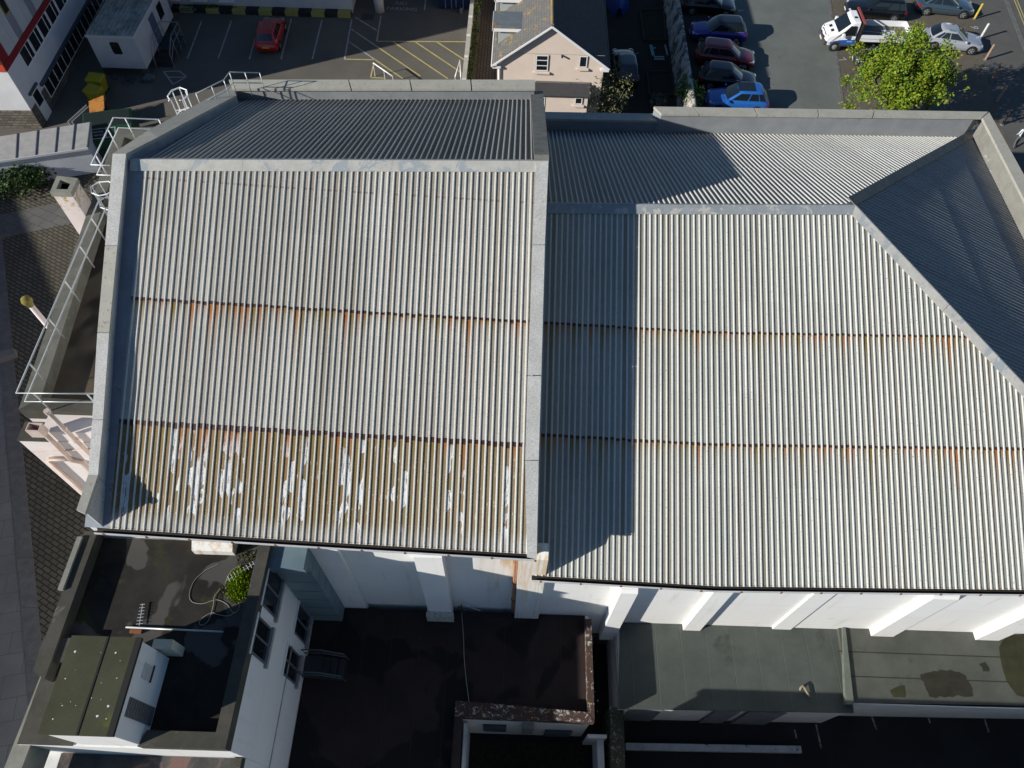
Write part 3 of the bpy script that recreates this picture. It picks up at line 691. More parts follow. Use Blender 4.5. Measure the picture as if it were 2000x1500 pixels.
railing('long galvanised guard rail round the terrace beside the taller hall', [fr, ra, rb, rc], posts, 1.2, GALV)
r1, r2, r3, r4 = P(310, 233, rz_), P(221, 230, rz_), P(178, 322, rz_), P(214, 323, rz_)
ps = [(P(244, 231, rz_).x, r2.y, rz_, CZ), (P(310, 233, rz_).x, r1.y, rz_, CZ)]
q = r2.lerp(r3, .25); ps.append((q.x, q.y, rz_, CZ)); q = r2.lerp(r3, .8); ps.append((q.x, q.y, rz_, CZ))
railing('white guard rail round the north corner of the terrace by the skip', [r1, r2, r3, r4], ps, 1.2, WHITERAIL)
# ladder with safety hoops: north one standing up, the other by the chimney
def ladder(label, c, dx, dy, z0, z1, hoops):
    r_ = root('caged_ladder', label, 'ladder', (c.x, c.y, z0))
    u = Vector((dx, dy, 0)).normalized(); n_ = Vector((-u.y, u.x, 0))
    for s in (-1, 1): f = MB(); b = c + u * .23 * s; f.tube([(b.x, b.y, z0), (b.x, b.y, z1), (b.x - n_.x * .25, b.y - n_.y * .25, z1 + .15)], .03, 8); part('stringer', f, WHITERAIL, r_, smooth=True)
    z = z0 + .2
    while z < z1 - .2: f = MB(); f.tube([(c.x - u.x * .23, c.y - u.y * .23, z), (c.x + u.x * .23, c.y + u.y * .23, z)], .016, 6); part('rung', f, WHITERAIL, r_); z += .3
    for h in hoops:
        f = MB(); f.tube([Vector((c.x, c.y, h)) + u * .42 * a_ + n_ * b_ * 1.1 for a_, b_ in ((-.65, 0), (-1, .25), (-.75, .6), (0, .78), (.75, .6), (1, .25), (.65, 0))], .028, 6); part('hoop', f, WHITERAIL, r_)
    for a_, b_ in ((-.75, .6), (.75, .6), (0, .78)):
        f = MB(); q = c + u * .36 * a_ + n_ * b_; f.tube([(q.x, q.y, hoops[0]), (q.x, q.y, hoops[-1])], .022, 6); part('cage_bar', f, WHITERAIL, r_)
    return r_
lc = P(345, 195, 12.6); ladder('white caged ladder rising over the roof edge by the north parapet', Vector((lc.x, lc.y, 0)), 1, .12, 9.8, 12.6, (10.6, 11.6, 12.6))
lc = P(212, 362, 11.9); ladder('white caged ladder on the terrace beside the square chimney', Vector((lc.x, lc.y, 0)), 0.1, 1, 9.2, 11.7, (10.2, 10.95, 11.7))
# rail along the sloping back gable and at its top corner
g1, g2, g3 = P(383, 183, 13.3), P(437, 156, 13.0), P(448, 141, 13.0); g4 = P(507, 142, 13.0)
ps = [(g1.x, g1.y, 13.3, 12.2), (g1.lerp(g2, .55).x, g1.lerp(g2, .55).y, 13.15, 12.0), (g2.x, g2.y, 13.0, 11.9), (g3.x, g3.y, 13.0, 11.9), (g3.lerp(g4, .52).x, g3.y, 13.0, 11.9), (g4.x, g4.y, 13.0, 11.9)]
railing('thin grey rail along the sloping back gable top', [g1, g2, g3, g4], ps, 1.1, GALV, .024, mid=.5)
# square chimney
cz_ = 12.0; q = [P(97, 376, cz_), P(138, 377, cz_), P(152, 348, cz_), P(111, 343, cz_)]
ch = root('square_chimney', 'square pinkish chimney stack with yellow lichen below its open top', 'chimney', (-18, 21.8, 0))
cc = sum(q, Vector()) / 4
def ring(sc_, z): return [Vector((cc.x + (p.x - cc.x) * sc_, cc.y + (p.y - cc.y) * sc_, z)) for p in q]
def chim_mat():
    g = G('pink_render_lichen', 0.9, 0.25); p = g.pos(); x, y, z = g.sep(p)
    c = g.mix(g.noise(p, 1.5, 4.0), (0.70, 0.62, 0.60), (0.62, 0.55, 0.52))
    c = g.mix(g.noise(p, 5.0, 5.0, .7).ss(.5, .6) * z.ss(10.6, 11.7), c, (0.40, 0.28, 0.08)); g.col(c); return g.m
f = MB(); f.hexa(ring(.92, -0.4), ring(.92, 11.8)); part('stack', f, chim_mat(), ch)
f = MB(); A, B, C, D = ring(1.0, 11.8), ring(1.0, 12.0), ring(.55, 12.0), ring(.55, 11.5)
for L_ in (A, B, C, D): pass
ia = [[f.pt(p) for p in L_] for L_ in (A, B, C, D)]
for U, V in zip(ia, ia[1:]):
    for k in range(4): f.f.append([U[k], U[(k + 1) % 4], V[(k + 1) % 4], V[k]])
f.f.append(ia[3]); f.f.append(ia[0][::-1])
part('cap', f, PALECONC, ch)
f = MB(); f.hexa(ring(.54, 11.45), ring(.54, 11.52)); part('flue', f, GUT_IN, ch)
# thin vent pipe with a mossy ball cap
b = P(52, 587, 9.6)
vp = root('vent_pipe', 'slim pink vent pipe topped by a mossy yellow-green ball', 'vent pipe', (b.x, b.y, 0))
f = MB(); f.tube([(b.x, b.y, -.1), (b.x, b.y, 9.5)], .11, 10); part('pipe', f, PINK_WALL, vp, smooth=True)
f = MB(); f.lathe((b.x, b.y, 9.45), [(.13, -.15), (.14, 0), (.19, .05), (.21, .15), (.17, .27), (.08, .33), (.02, .35)], 14); part('cap', f, worn('moss_ball', (.30, .22, .06), (.10, .13, .03), 6, .95, .3), vp, smooth=True)
f = MB(); f.tube([(b.x, b.y, 7.0), (b.x + 1.6, b.y - .3, 7.0)], .05, 8); part('wall_bracket', f, PINK_WALL, vp)
# ================================================================ FLAT-ROOFED BUILDING (south-west), roof 9.15
FZ, FP = 9.15, 9.65
flat = root('flat_roof_block', 'white flat roofed block with dark puddled roof and grey parapets', 'building', (-10.6, 3, 0))
xe = (P(531, 1081, FP).x + P(454, 1360, FP).x) / 2; xw = (P(159, 1050, FP).x + P(85, 1257, FP).x) / 2
FS = 2.35                                                              # south edge of the high roof
f = MB(); f.prism([(xw + .04, FS), (xe - .02, FS), (xe - .02, 8.47), (xw + .04, 8.47)], -1.6, FZ); part('wall', f, WHITE_WALL, flat)
f = MB(); f.prism([(xw + .3, FS + .1), (xe - .33, FS + .1), (xe - .33, 8.45), (xw + .35, 8.45)], FZ + .003, FZ + .03); part('roof', f, DARKFELT, flat)
f = MB(); f.prism([(xe - .36, FS), (xe, FS), (xe + .02, 8.47), (xe - .36, 8.47)], FZ + .004, [FP] * 4); ep = part('parapet', f, DKCONC, flat)
pin = P(186, 1050, FP).x
f = MB(); f.prism([(xw, 4.2), (pin, 4.0), (pin, 8.47), (xw, 8.47)], FZ - .4, FP); part('parapet', f, DKCONC, flat)
f = MB(); a, b = P(159, 1050, FP), P(112, 1153, FP); f.beam((xw - .03, a.y, FP + .02), (xw - .03, b.y, FP + .02), .16, .14); part('cornice', f, PALECONC, flat)
f = MB(); a, b, c_, d_ = P(88, 1297, 9.1), P(0, 1500, 9.1), P(119, 1297, 9.1), P(36, 1500, 9.1)
f.prism([(b.x, -1.5), (d_.x, -1.5), (c_.x, c_.y), (a.x, a.y)], 8.0, 9.1); part('parapet', f, PALECONC, flat, label='pale lichen-spotted concrete parapet')
f = MB(); f.prism([(a.x, -6), (xe - .05, -6), (xe - .05, FS - .002), (a.x, FS - .002)], -1.6, 7.5); low = part('lower_wing', f, WHITE_WALL, flat)
f = MB(); f.prism([(a.x + .5, -6), (xe - .4, -6), (xe - .4, FS - .02), (a.x + .5, FS - .02)], 7.503, 7.53); part('lower_roof', f, worn('lower_wing_felt', (.10, .10, .095), (.05, .05, .048), .8, .9, .3, 30, (.20, .12, .10), (.55, .6), .5), low)
f = MB(); f.box(xe - .4, xe - .06, -6, FS - .03, 7.5, 7.85); part('lower_parapet', f, DKCONC, low)
f = MB(); pz = P(300, 1440, FP); f.prism([(-10.0, FS), (xe - .37, FS), (xe - .37, FS + .42), (-9.85, FS + .42)], FZ + .004, FP - .05); part('parapet', f, DKCONC, flat)
f = MB(); a, b = P(75, 1268, FP - .1), P(130, 1290, FP - .1); f.prism([(xw - .1, b.y - .05), (b.x + .1, b.y - .05), (b.x + .1, a.y + .35), (xw - .1, a.y + .35)], 8.0, FP - .1); part('parapet', f, DKCONC, flat)
f = MB(); f.prism([(xw + .03, FS + .005), (hx0_ := -12.0, FS + .005), (-12.0, 4.15), (xw + .03, 4.15)], FZ + .004, FZ + .045); part('roof_edge', f, DKCONC, flat)
# stair hut
HZ = 11.45
hA, hB, hC, hD = P(141, 1240, HZ), P(277, 1246, HZ), P(218, 1437, HZ), P(72, 1435, HZ)
hx0, hx1, hy0, hy1 = (hA.x + hD.x) / 2, (hB.x + hC.x) / 2, (hC.y + hD.y) / 2, (hA.y + hB.y) / 2
hut = root('stair_hut', 'small white stair hut with mossy bird-spotted flat roof on the dark roof', 'roof hut', ((hx0 + hx1) / 2, (hy0 + hy1) / 2, FZ))
f = MB(); f.box(hx0 + .06, hx1 - .08, hy0 + .03, hy1 - .04, FZ - 1.6, HZ - .14); hw = part('wall', f, WHITE_WALL, hut)
f = MB(); f.box(hx0, hx1, hy0, hy1, HZ - .138, HZ); hr = part('roof', f, MOSSFELT, hut)
f = MB(); f.beam(((hx0 + hx1) / 2 + .05, hy0, HZ + .006), ((hx0 + hx1) / 2 + .05, hy1, HZ + .006), .05, .02); part('felt_seam', f, plain('seam_black', (.02, .02, .015), .9), hr)
f = MB(); f.box(hx1 - .14, hx1 + .02, hy0, hy1, HZ - .06, HZ + .012); part('edge_trim', f, plain('felt_edge', (.018, .018, .016), .9), hr)
for i in range(20):
    x, y = random.uniform(hx0 + .2, hx1 - .25), random.uniform(hy0 + .15, hy1 - .15); r = random.choice((.006, .009, .012, .016, .03))
    f = MB(); n_ = 7; f.prism([(x + r * random.uniform(.6, 1.3) * math.cos(6.283 * k / n_), y + r * random.uniform(.6, 1.5) * math.sin(6.283 * k / n_)) for k in range(n_)], HZ + .001, HZ + .005); part('bird_dropping', f, BIRD, hr)
# panel window and slatted door on the hut's east wall
xw_ = hx1 - .078
def ewin(parent, name, p0, p1, p2, p3, x, depth=.05, mat=GLASS):
    ys = [PX(*p, x) for p in (p0, p1, p2, p3)]; y0 = min(v.y for v in ys); y1 = max(v.y for v in ys); z0 = min(v.z for v in ys); z1 = max(v.z for v in ys)
    f = MB(); f.box(x - .02, x + depth, y0, y1, z0, z1); return part(name, f, mat, parent), (y0, y1, z0, z1)
LOUV = worn('grey_brown_slats', (.16, .15, .155), (.12, .115, .12), 3, .8, .2)
y_m = hy0 + (hy1 - hy0) * .42
f = MB(); f.box(xw_ + .0, xw_ + .02, hy0 + .55, y_m, FZ + .1, HZ - .5)
dr = part('slatted_door', f, LOUV, hut)
each('slat', [MB().box(xw_ + .02, xw_ + .035, hy0 + .58, y_m - .03, FZ + .18 + k * .16, FZ + .29 + k * .16) for k in range(10)], LOUV, dr)
f = MB(); f.box(xw_, xw_ + .015, y_m + .55, y_m + .95, FZ + .95, FZ + 1.5); wd_ = part('blocked_window', f, worn('blocked_window_paint', (.6, .6, .6), (.5, .5, .5), 3), hut)
f = MB(); f.box(xw_ + .015, xw_ + .05, y_m + .52, y_m + .98, FZ + .9, FZ + .95); part('sill', f, DKCONC, wd_)
f = MB(); f.box(hx1 - .25, hx1 + .30, hy1 + .02, hy1 + .28, FZ + .02, FZ + 1.0); part('side_box', f, worn('yellowed_panel', (.55, .53, .36), (.62, .62, .56), 2.5), hut)
# windows of the block's east wall
def win_e(parent, tl, sill_off, x):
    """window on a wall facing +X, given photo corners top-left and bottom-right"""
    (y0, y1, z0, z1) = sill_off
    f = MB(); f.box(x - .01, x + .012, y0, y1, z0, z1); w_ = part('window', f, GLASS, parent)
    for a_, b_ in ((y0, y0 + .06), ((y0 + y1) / 2 - .03, (y0 + y1) / 2 + .03), (y1 - .06, y1)):
        f = MB(); f.box(x + .013, x + .04, a_, b_, z0 + .05, z1 - .05); part('frame', f, plain('grey_frame', (.12, .125, .14), .5), w_)
    f = MB(); f.box(x + .0, x + .10, y0 - .1, y1 + .05, z0 - .22, z0 - .02); part('sill', f, worn('mouldy_sill', (.26, .26, .25), (.42, .42, .42), 5, .9, .4), w_)
    f = MB(); f.box(x + .0, x + .06, y0 - .06, y1 + .06, z1, z1 + .1); part('head', f, WHITE_WALL, w_)
xo = xe - .02
for c_tl, c_br in (((537, 1120), (512, 1174)), ((510, 1216), (490, 1268))):
    a, b = PX(*c_tl, xo), PX(*c_br, xo); yy = sorted((a.y, b.y)); zt = max(a.z, b.z)
    win_e(flat, None, (yy[0] - .1, yy[1] + .1, zt - 1.5, zt + .1), xo)
for c_tl, c_br in (((585, 1186), (572, 1234)), ((563, 1266), (550, 1316))):
    a, b = PX(*c_tl, xo), PX(*c_br, xo); yy = sorted((a.y, b.y)); zt = max(a.z, b.z)
    win_e(flat, None, (yy[0], yy[1] + .1, max(2.75, zt - 1.9), zt), xo)
f = MB()
f.box(xo, xo + .03, -1.5, 6.2, 4.95, 5.0); part('string_course', f, worn('dirty_band', (.5, .49, .45), (.3, .29, .25), 3, .9, .3), flat)
# ribbed air duct running up the corner
DUCT = worn('teal_grey_duct', (.17, .24, .27), (.13, .19, .22), 1.5, .45, .15)
du = root('air_duct', 'teal grey panelled air duct climbing the corner between block and hall', 'duct', (-7.0, 8.0, 2.6))
f = MB(); f.box(xe + .02, xe + 1.15, 7.75, 8.42, 2.65, 8.95); f.box(xe + .02, xe + 1.15, 7.55, 8.42, 8.95, 9.45); part('casing', f, DUCT, du)
each('joint', [MB().box(xe + .015, xe + 1.155, 7.744, 8.425, z_, z_ + .035) for z_ in (3.4, 4.4, 5.4, 6.4, 7.4, 8.4)], plain('duct_joint', (.07, .10, .12), .5), du)
# things lying on the dark roof
def aerial(label, a, b, n_, hw, z):
    a, b = P(*a, z), P(*b, z); d = (b - a).normalized(); s = Vector((-d.y, d.x, 0)); r_ = root('tv_aerial', label, 'aerial', a)
    f = MB(); f.tube([a, b], .014, 6); part('boom', f, GALV, r_)
    for k in range(n_):
        p = a.lerp(b, .08 + .88 * k / (n_ - 1)); f = MB(); wv = hw * (1 - .3 * k / n_); f.tube([p - s * wv + Vector((0, 0, .01)), p + s * wv + Vector((0, 0, .01))], .009, 5); part('element', f, GALV, r_)
aerial('fallen TV aerial lying against the bright green moss clump', (443, 1134), (498, 1100), 9, .12, FZ + .12)
aerial('small TV aerial lying beside the end of the long pole', (272, 1222), (279, 1179), 7, .10, FZ + .12)
f = MB(); a, b = P(246, 1225, FZ + .12), P(436, 1234, FZ + .14); f.tube([a, b], .028, 8); po = root('aerial_mast', 'long pale metal mast lying flat across the dark roof', 'mast', a); part('tube', f, GALV, po, smooth=True)
f = MB(); f.box(a.x + .15, a.x + .5, a.y - .16, a.y - .05, FZ + .03, FZ + .13); part('rusty_bracket', f, RUSTM, po)
cab = [(426, 1102), (400, 1115), (379, 1135), (370, 1160), (375, 1175), (395, 1179), (415, 1173), (427, 1172), (443, 1180), (455, 1196), (465, 1192), (467, 1180), (455, 1165), (443, 1152), (440, 1140), (452, 1115), (470, 1105)]
def smooth_path(pts, n=6):
    out = []
    for i in range(len(pts) - 1):
        p0, p1, p2, p3 = pts[max(i - 1, 0)], pts[i], pts[i + 1], pts[min(i + 2, len(pts) - 1)]
        for k in range(n):
            t = k / n; out.append(0.5 * ((2 * p1) + (p2 - p0) * t + (2 * p0 - 5 * p1 + 4 * p2 - p3) * t * t + (3 * p1 - p0 - 3 * p2 + p3) * t ** 3))
    return out + [pts[-1]]
CABLE = plain('pale_cable', (.34, .32, .28), .6)
f = MB(); f.tube(smooth_path([P(*p, FZ + .05) for p in cab]), .009, 5); thing('coax_cable', f, CABLE, 'pale coaxial cable looping over the dark roof towards the moss', 'cable')
cab = [(462, 1195), (445, 1203), (425, 1200), (413, 1197), (395, 1207), (389, 1217), (396, 1221), (406, 1213), (412, 1200), (417, 1180), (419, 1165), (430, 1150)]
f = MB(); f.tube(smooth_path([P(*p, FZ + .065) for p in cab]), .009, 5); thing('coax_cable', f, CABLE, 'second pale cable with a small closed loop on the dark roof', 'cable')
# moss clump
def tuft(label, cat, cx_, cy_, z, rx, ry, h, n_, mat, name='moss_clump', lf=.05, kind=None):
    f = MB()
    for i in range(n_):
        a = random.uniform(0, 6.283); r = math.sqrt(random.random()); x, y = cx_ + rx * r * math.cos(a), cy_ + ry * r * math.sin(a); hh = h * (1 - r * r * .8) * random.uniform(.5, 1.1)
        t = Vector((random.gauss(0, .5), random.gauss(0, .5), 1)).normalized(); s = t.cross(Vector((random.gauss(0, 1), random.gauss(0, 1), .1))).normalized() * lf * random.uniform(.4, 1)
        b_ = Vector((x, y, z + hh * .3)); f.face(b_ - s, b_ + s, b_ + t * hh * .7)
    return thing(name, f, mat, label, cat, kind=kind)
def leaf_mat(name, cols, rough=.6):
    g = G(name, rough, .25); n = g.node('ShaderNodeNewGeometry'); rr = g.node('ShaderNodeValToRGB'); g.nt.links.new(n.outputs['Random Per Island'], rr.inputs[0])
    e = rr.color_ramp.elements; e[0].position = 0; e[0].color = (*cols[0], 1); e[1].position = 1; e[1].color = (*cols[-1], 1)
    for i, c in enumerate(cols[1:-1]): k = e.new((i + 1) / (len(cols) - 1)); k.color = (*c, 1)
    g.col(S(g.nt, rr.outputs[0]))
    return g.m
MOSSG = leaf_mat('bright_moss', [(.16, .25, .006), (.24, .35, .01), (.32, .42, .02)])
mc = P(472, 1142, FZ); tuft('bright lime-green moss clump against the roof parapet', 'moss', mc.x - .05, mc.y, FZ + .02, .42, .62, .3, 1500, MOSSG, lf=.03)
WEED = leaf_mat('weed_leaves', [(.04, .06, .015), (.08, .10, .02), (.14, .12, .03)])
for (px, py, lb) in ((485, 1092, 'thin brown weeds sprouting beside the fallen aerial'), (455, 1155, 'dark weedy fringe below the bright moss clump')):
    c_ = P(px, py, FZ); tuft(lb, 'weeds', c_.x, c_.y, FZ + .02, .4, .35, .22, 160, WEED, name='roof_weeds', lf=.03)
# ================================================================ BROWN FLAT ROOF (single storey, south)
GZ, GP = 2.6, 3.1
def lichen_mat(name, base, dens=(0.50, 0.56)):
    g = G(name, 0.9, 0.25); p = g.pos()
    c = g.mix(g.noise(p, 2.0, 4.0), base, tuple(v * .7 for v in base))
    n1 = g.noise(p, 7.0, 4.0, 0.75, .5); big = g.noise(p, 0.9, 2.0)
    c = g.mix((n1 * 0.75 + big * 0.25).ss(*dens), c, (0.42, 0.42, 0.37))
    c = g.mix(g.noise(g.scl(p, (1, 1.2, 1)), 4.0, 4.0, 0.75, .5).ss(0.63, 0.67), c, (0.40, 0.30, 0.06)); g.col(c); return g.m
REDLICH = lichen_mat('red_brick_coping_lichen', (0.085, 0.05, 0.042), (0.55, 0.60))
GREYLICH = lichen_mat('grey_wall_lichen', (0.075, 0.072, 0.05), (0.56, 0.60))
brn = root('brown_roof_extension', 'single storey extension with a dark brown felt roof and red lichened coping', 'extension', (-2, 6, 0))
gx0, gx1 = P(1146, 1300, GP).x, P(1158, 1300, GP).x
gs0, gs1 = P(1000, 1386, GP).y, P(1000, 1402, GP).y
lx = P(900, 1440, GP).x; lx0 = P(885, 1440, GP).x
f = MB(); f.prism([(xe + .0, gs1 + .06), (gx1 - .06, gs1 + .06), (gx1 - .06, YW - .02), (xe + .0, YW - .02)], -1.6, GZ); f.prism([(xe + .0, -4), (lx - .06, -4), (lx - .06, gs1 + .058), (xe + .0, gs1 + .058)], -1.6, GZ); part('wall', f, WHITE_WALL, brn)
f = MB(); f.prism([(xe + .005, -4), (lx - .3, -4), (lx - .3, gs0), (gx0 + .04, gs0), (gx0 + .04, 8.28), (xe + .005, 8.28)], GZ + .002, GZ + .02); part('roof', f, BROWNFELT, brn)
def wallpiece(parent, poly, z0, z1, mat, name='parapet'): m_ = MB(); m_.prism(poly, z0, z1); return part(name, m_, mat, parent)
wallpiece(brn, [(gx0, gs0), (gx1, gs1), (gx1, 8.02), (gx0, 8.02)], GZ - .15, GP, REDLICH)
wallpiece(brn, [(lx0, gs1), (gx1 - .002, gs1 - .05), (gx0 - .002, gs0), (lx0, gs0 + .25)], GZ - .15, GP - .003, REDLICH)
wallpiece(brn, [(lx0 - .05, -4), (lx, -4), (lx, gs1 - .005), (lx0, gs1 - .005)], GZ - .15, GP - .006, worn('dark_brick_coping', (.05, .035, .03), (.035, .028, .026), 3, .9, .3))
# louvred vents of the light well
yl = gs1 + .05
def vent(parent, p0, p1, yv):
    a, b = PY(*p0, yv), PY(*p1, yv); m_ = MB(); m_.box(min(a.x, b.x), max(a.x, b.x), yv - .03, yv, min(a.z, b.z), max(a.z, b.z)); v_ = part('louvre_vent', m_, plain('vent_dark', (.05, .055, .065), .6), parent)
    z = min(a.z, b.z) + .1
    k = []
    while z < max(a.z, b.z) - .05: m_ = MB(); m_.box(min(a.x, b.x) + .03, max(a.x, b.x) - .03, yv - .05, yv - .031, z, z + .05); k.append(m_); z += .13
    each('slat', k, plain('vent_slat', (.12, .135, .16), .5), v_)
vent(brn, (943, 1414), (988, 1428), yl); vent(brn, (1065, 1425), (1112, 1438), yl)
a, b = PY(1021, 1411, yl), PY(1040, 1423, yl); f = MB(); f.box(a.x, b.x, yl - .2, yl, b.z, a.z); part('wall_box', f, worn('old_vent_box', (.30, .30, .26), (.2, .2, .17), 5), brn)
well = root('light_well_wall', 'white walls round the dark sunken light well below the brown roof', 'wall', (4.3, 3, -1.5))
f = MB(); a = P(1186, 1430, 0.6); f.box(lx + .03, lx + .16, -4, gs1 - .05, -1.6, 1.9); part('side_wall', f, WHITE_WALL, well)
f = MB(); f.box(gx1 + .40, gx1 + .66, -4, gs1 - .25, -1.6, .3); part('side_wall', f, WHITE_WALL, well)
f = MB(); f.box(gx1 + .0, gx1 + .75, gs1 - .25, gs1 - .12, -1.6, .6); part('end_wall', f, WHITE_WALL, well)
# small antenna with its cable on the corner buttress
wa = root('wall_aerial', 'small dark wall aerial with a thin stray rod at the wall foot', 'aerial', (-1.5, 8.2, 3.2))
b = P(902, 1176, 3.2); f = MB(); f.tube([(b.x, 8.3, 2.65), (b.x, 8.3, 3.5)], .025, 6); f.tube([(b.x - .12, 8.25, 3.45), (b.x + .15, 8.2, 3.3)], .03, 6); f.tube([(b.x, 8.25, 3.2), (b.x + .18, 8.15, 3.1)], .035, 6); part('mount', f, plain('dark_metal', (.03, .03, .035), .5), wa)
f = MB(); a, b = P(915, 1185, 2.75), P(938, 1193, 2.7); f.tube([a, b], .018, 6); part('rod', f, GALV, wa)
f = MB(); f.tube(smooth_path([P(*p, GZ + .05) for p in ((901, 1190), (905, 1240), (907, 1290), (912, 1340), (917, 1376))]) + [P(918, 1385, GP + .02)], .013, 5); thing('coax_cable', f, CABLE, 'thin cable running straight across the dark brown roof to its coping', 'cable')
# steps from the doors down to the brown roof
st = root('metal_steps', 'dark metal steps with blue-grey handrails outside the shaded doors', 'steps', (-6.8, 6, GZ))
STEEL = plain('blue_grey_steel', (.07, .085, .10), .5); DKST = plain('dark_steel', (.025, .03, .034), .6)
sy0, sy1 = P(620, 1325, 3).y, P(640, 1283, 3).y
f = MB(); f.box(xe + .05, P(628, 1300, 3.1).x, sy0, sy1, 3.05, 3.1); part('landing', f, DKST, st)
x0 = P(628, 1300, 3.1).x
for k in range(3): f = MB(); f.box(x0 + k * .27, x0 + k * .27 + .25, sy0, sy1, 2.9 - k * .14, 2.93 - k * .14); part('tread', f, DKST, st)
for y_, zz in ((sy0, 0), (sy1, 0)):
    f = MB(); f.tube([(xe + .15, y_, 3.2), (xe + .1, y_, 4.05), (x0 + .1, y_, 4.05), (x0 + .85, y_, 3.55), (x0 + .9, y_, 2.62)], .025, 6); part('handrail', f, STEEL, st)
    f = MB(); f.tube([(xe + .1, y_, 3.6), (x0 + .1, y_, 3.6), (x0 + .85, y_, 3.1)], .02, 6); part('lower_rail', f, STEEL, st)
# ================================================================ GREEN FELT GARAGES
AZ = 1.8
ga = root('garage_block', 'long garage with grey-green felt roof crossed by a stepped shadow', 'garage', (9, 6.5, -1.5))
q = [P(1208, 1384, AZ), P(1668, 1392, AZ), P(1643, 1222, AZ), P(1212, 1222, AZ)]
q[2].y = q[3].y = YW - .02
f = MB(); f.prism([(q[0].x + .1, q[0].y + .12), (q[1].x - .02, q[1].y + .12), (q[1].x - .02, YW - .03), (q[0].x + .1, YW - .03)], -1.6, AZ - .12); part('wall', f, WHITE_WALL, ga)
f = MB(); f.prism([(p.x, p.y) for p in q], AZ - .118, AZ); part('roof', f, GREENFELT, ga)
f = MB(); f.box(q[0].x - .03, q[0].x + .03, q[0].y, YW - .6, AZ - .1, AZ + .05); part('edge_trim', f, plain('lead_trim', (.10, .11, .10), .6), ga)
DOORG = worn('blue_grey_door', (.20, .215, .24), (.17, .18, .2), 2)
for a_, b_ in ((1222, 1285), (1388, 1438), (1456, 1532)):
    x0, x1 = PY(a_, 1395, q[0].y + .1).x, PY(b_, 1395, q[0].y + .1).x; f = MB(); f.box(x0, x1, q[0].y + .085, q[0].y + .119, -1.5, AZ - .35); part('door', f, DOORG, ga)
BZ2 = 2.0
q2 = [P(1660, 1372, BZ2), P(2110, 1380, BZ2), P(2110, 1237, BZ2), P(1644, 1222, BZ2)]
gb = root('garage_block', 'garage with plain grey-green roof and a dark damp patch, farther right', 'garage', (18, 7, -1.5))
f = MB(); f.prism([(q2[0].x + .05, q2[0].y + .08), (q2[1].x, q2[1].y + .08), (q2[1].x, YW - .03), (q2[0].x + .05, YW - .03)], -1.6, BZ2 - .42); part('wall', f, WHITE_WALL, gb)
f = MB(); f.prism([(q2[0].x, q2[0].y), (q2[1].x, q2[1].y), (q2[1].x, YW - .02), (q[1].x + .01, YW - .02)], BZ2 - .40, BZ2); part('roof', f, GREENFELT2, gb)
f = MB(); f.box(q2[0].x + .02, q2[1].x, q2[0].y - .03, q2[0].y - .002, BZ2 - .62, BZ2 - .03); part('fascia', f, worn('white_fascia', (.72, .74, .76), (.64, .66, .68), 1.5, .6, .1), gb)
f = MB(); a, b = P(1645, 1222, BZ2 + .12), P(1668, 1375, BZ2 + .12); f.prism([(b.x - .32, b.y), (b.x, b.y), (a.x + .12, YW - .02), (a.x, YW - .02)], BZ2 - .1, BZ2 + .12); part('upstand', f, worn('felt_upstand', (.15, .17, .14), (.12, .135, .11), 3), gb)
f = MB(); a, b = P(1563, 1341, AZ), P(1578, 1362, AZ); f.tube([a + Vector((-.03, -.12, -.02)), a + Vector((-.02, -.05, .12)), a + Vector((.02, 0, .17)), a + Vector((.10, -.10, .17)), a + Vector((.26, -.38, .10))], .045, 10)
thing('bent_vent_pipe', f, worn('tan_pipe', (.30, .26, .18), (.22, .19, .13), 5), 'bent tan vent pipe on the green felt garage roof', 'vent pipe', smooth=True)
DAMP = worn('damp_stain', (.022, .021, .014), (.035, .033, .022), 2.5, .6, .3); MOSSP = worn('mossy_stain', (.045, .045, .02), (.03, .032, .016), 2.5, .9, .4)
for pts_, m_ in ((((1796, 1318), (1815, 1312), (1840, 1310), (1868, 1313), (1890, 1320), (1896, 1340), (1902, 1361), (1870, 1360), (1845, 1361), (1815, 1360), (1806, 1340)), DAMP), (((1913, 1298), (1925, 1294), (1932, 1306), (1921, 1311)), DAMP), (((1948, 1262), (1975, 1240), (2010, 1238), (2040, 1240), (2040, 1365), (1990, 1360), (1966, 1330)), MOSSP), (((1740, 1350), (1765, 1340), (1768, 1362), (1742, 1362)), MOSSP)):
    ring_ = []
    n_ = len(pts_)
    for i_ in range(n_):
        for t_ in (0, .33, .66): a_, b_ = pts_[i_], pts_[(i_ + 1) % n_]; p_ = P(a_[0] + (b_[0] - a_[0]) * t_, a_[1] + (b_[1] - a_[1]) * t_, BZ2); p_ += Vector((random.gauss(0, .035), random.gauss(0, .035), 0)); ring_.append((p_.x, p_.y))
    f = MB(); f.prism(ring_, BZ2 + .001, BZ2 + .005); part('damp_patch', f, m_, gb)
for t_ in (.34, .67):
    f = MB(); ya = q2[0].y + (YW - q2[0].y) * t_; f.beam((q2[0].x - .05, ya, BZ2 + .003), (q2[1].x, ya - .03, BZ2 + .003), .035, .012); part('felt_lap', f, MOSSP, gb)
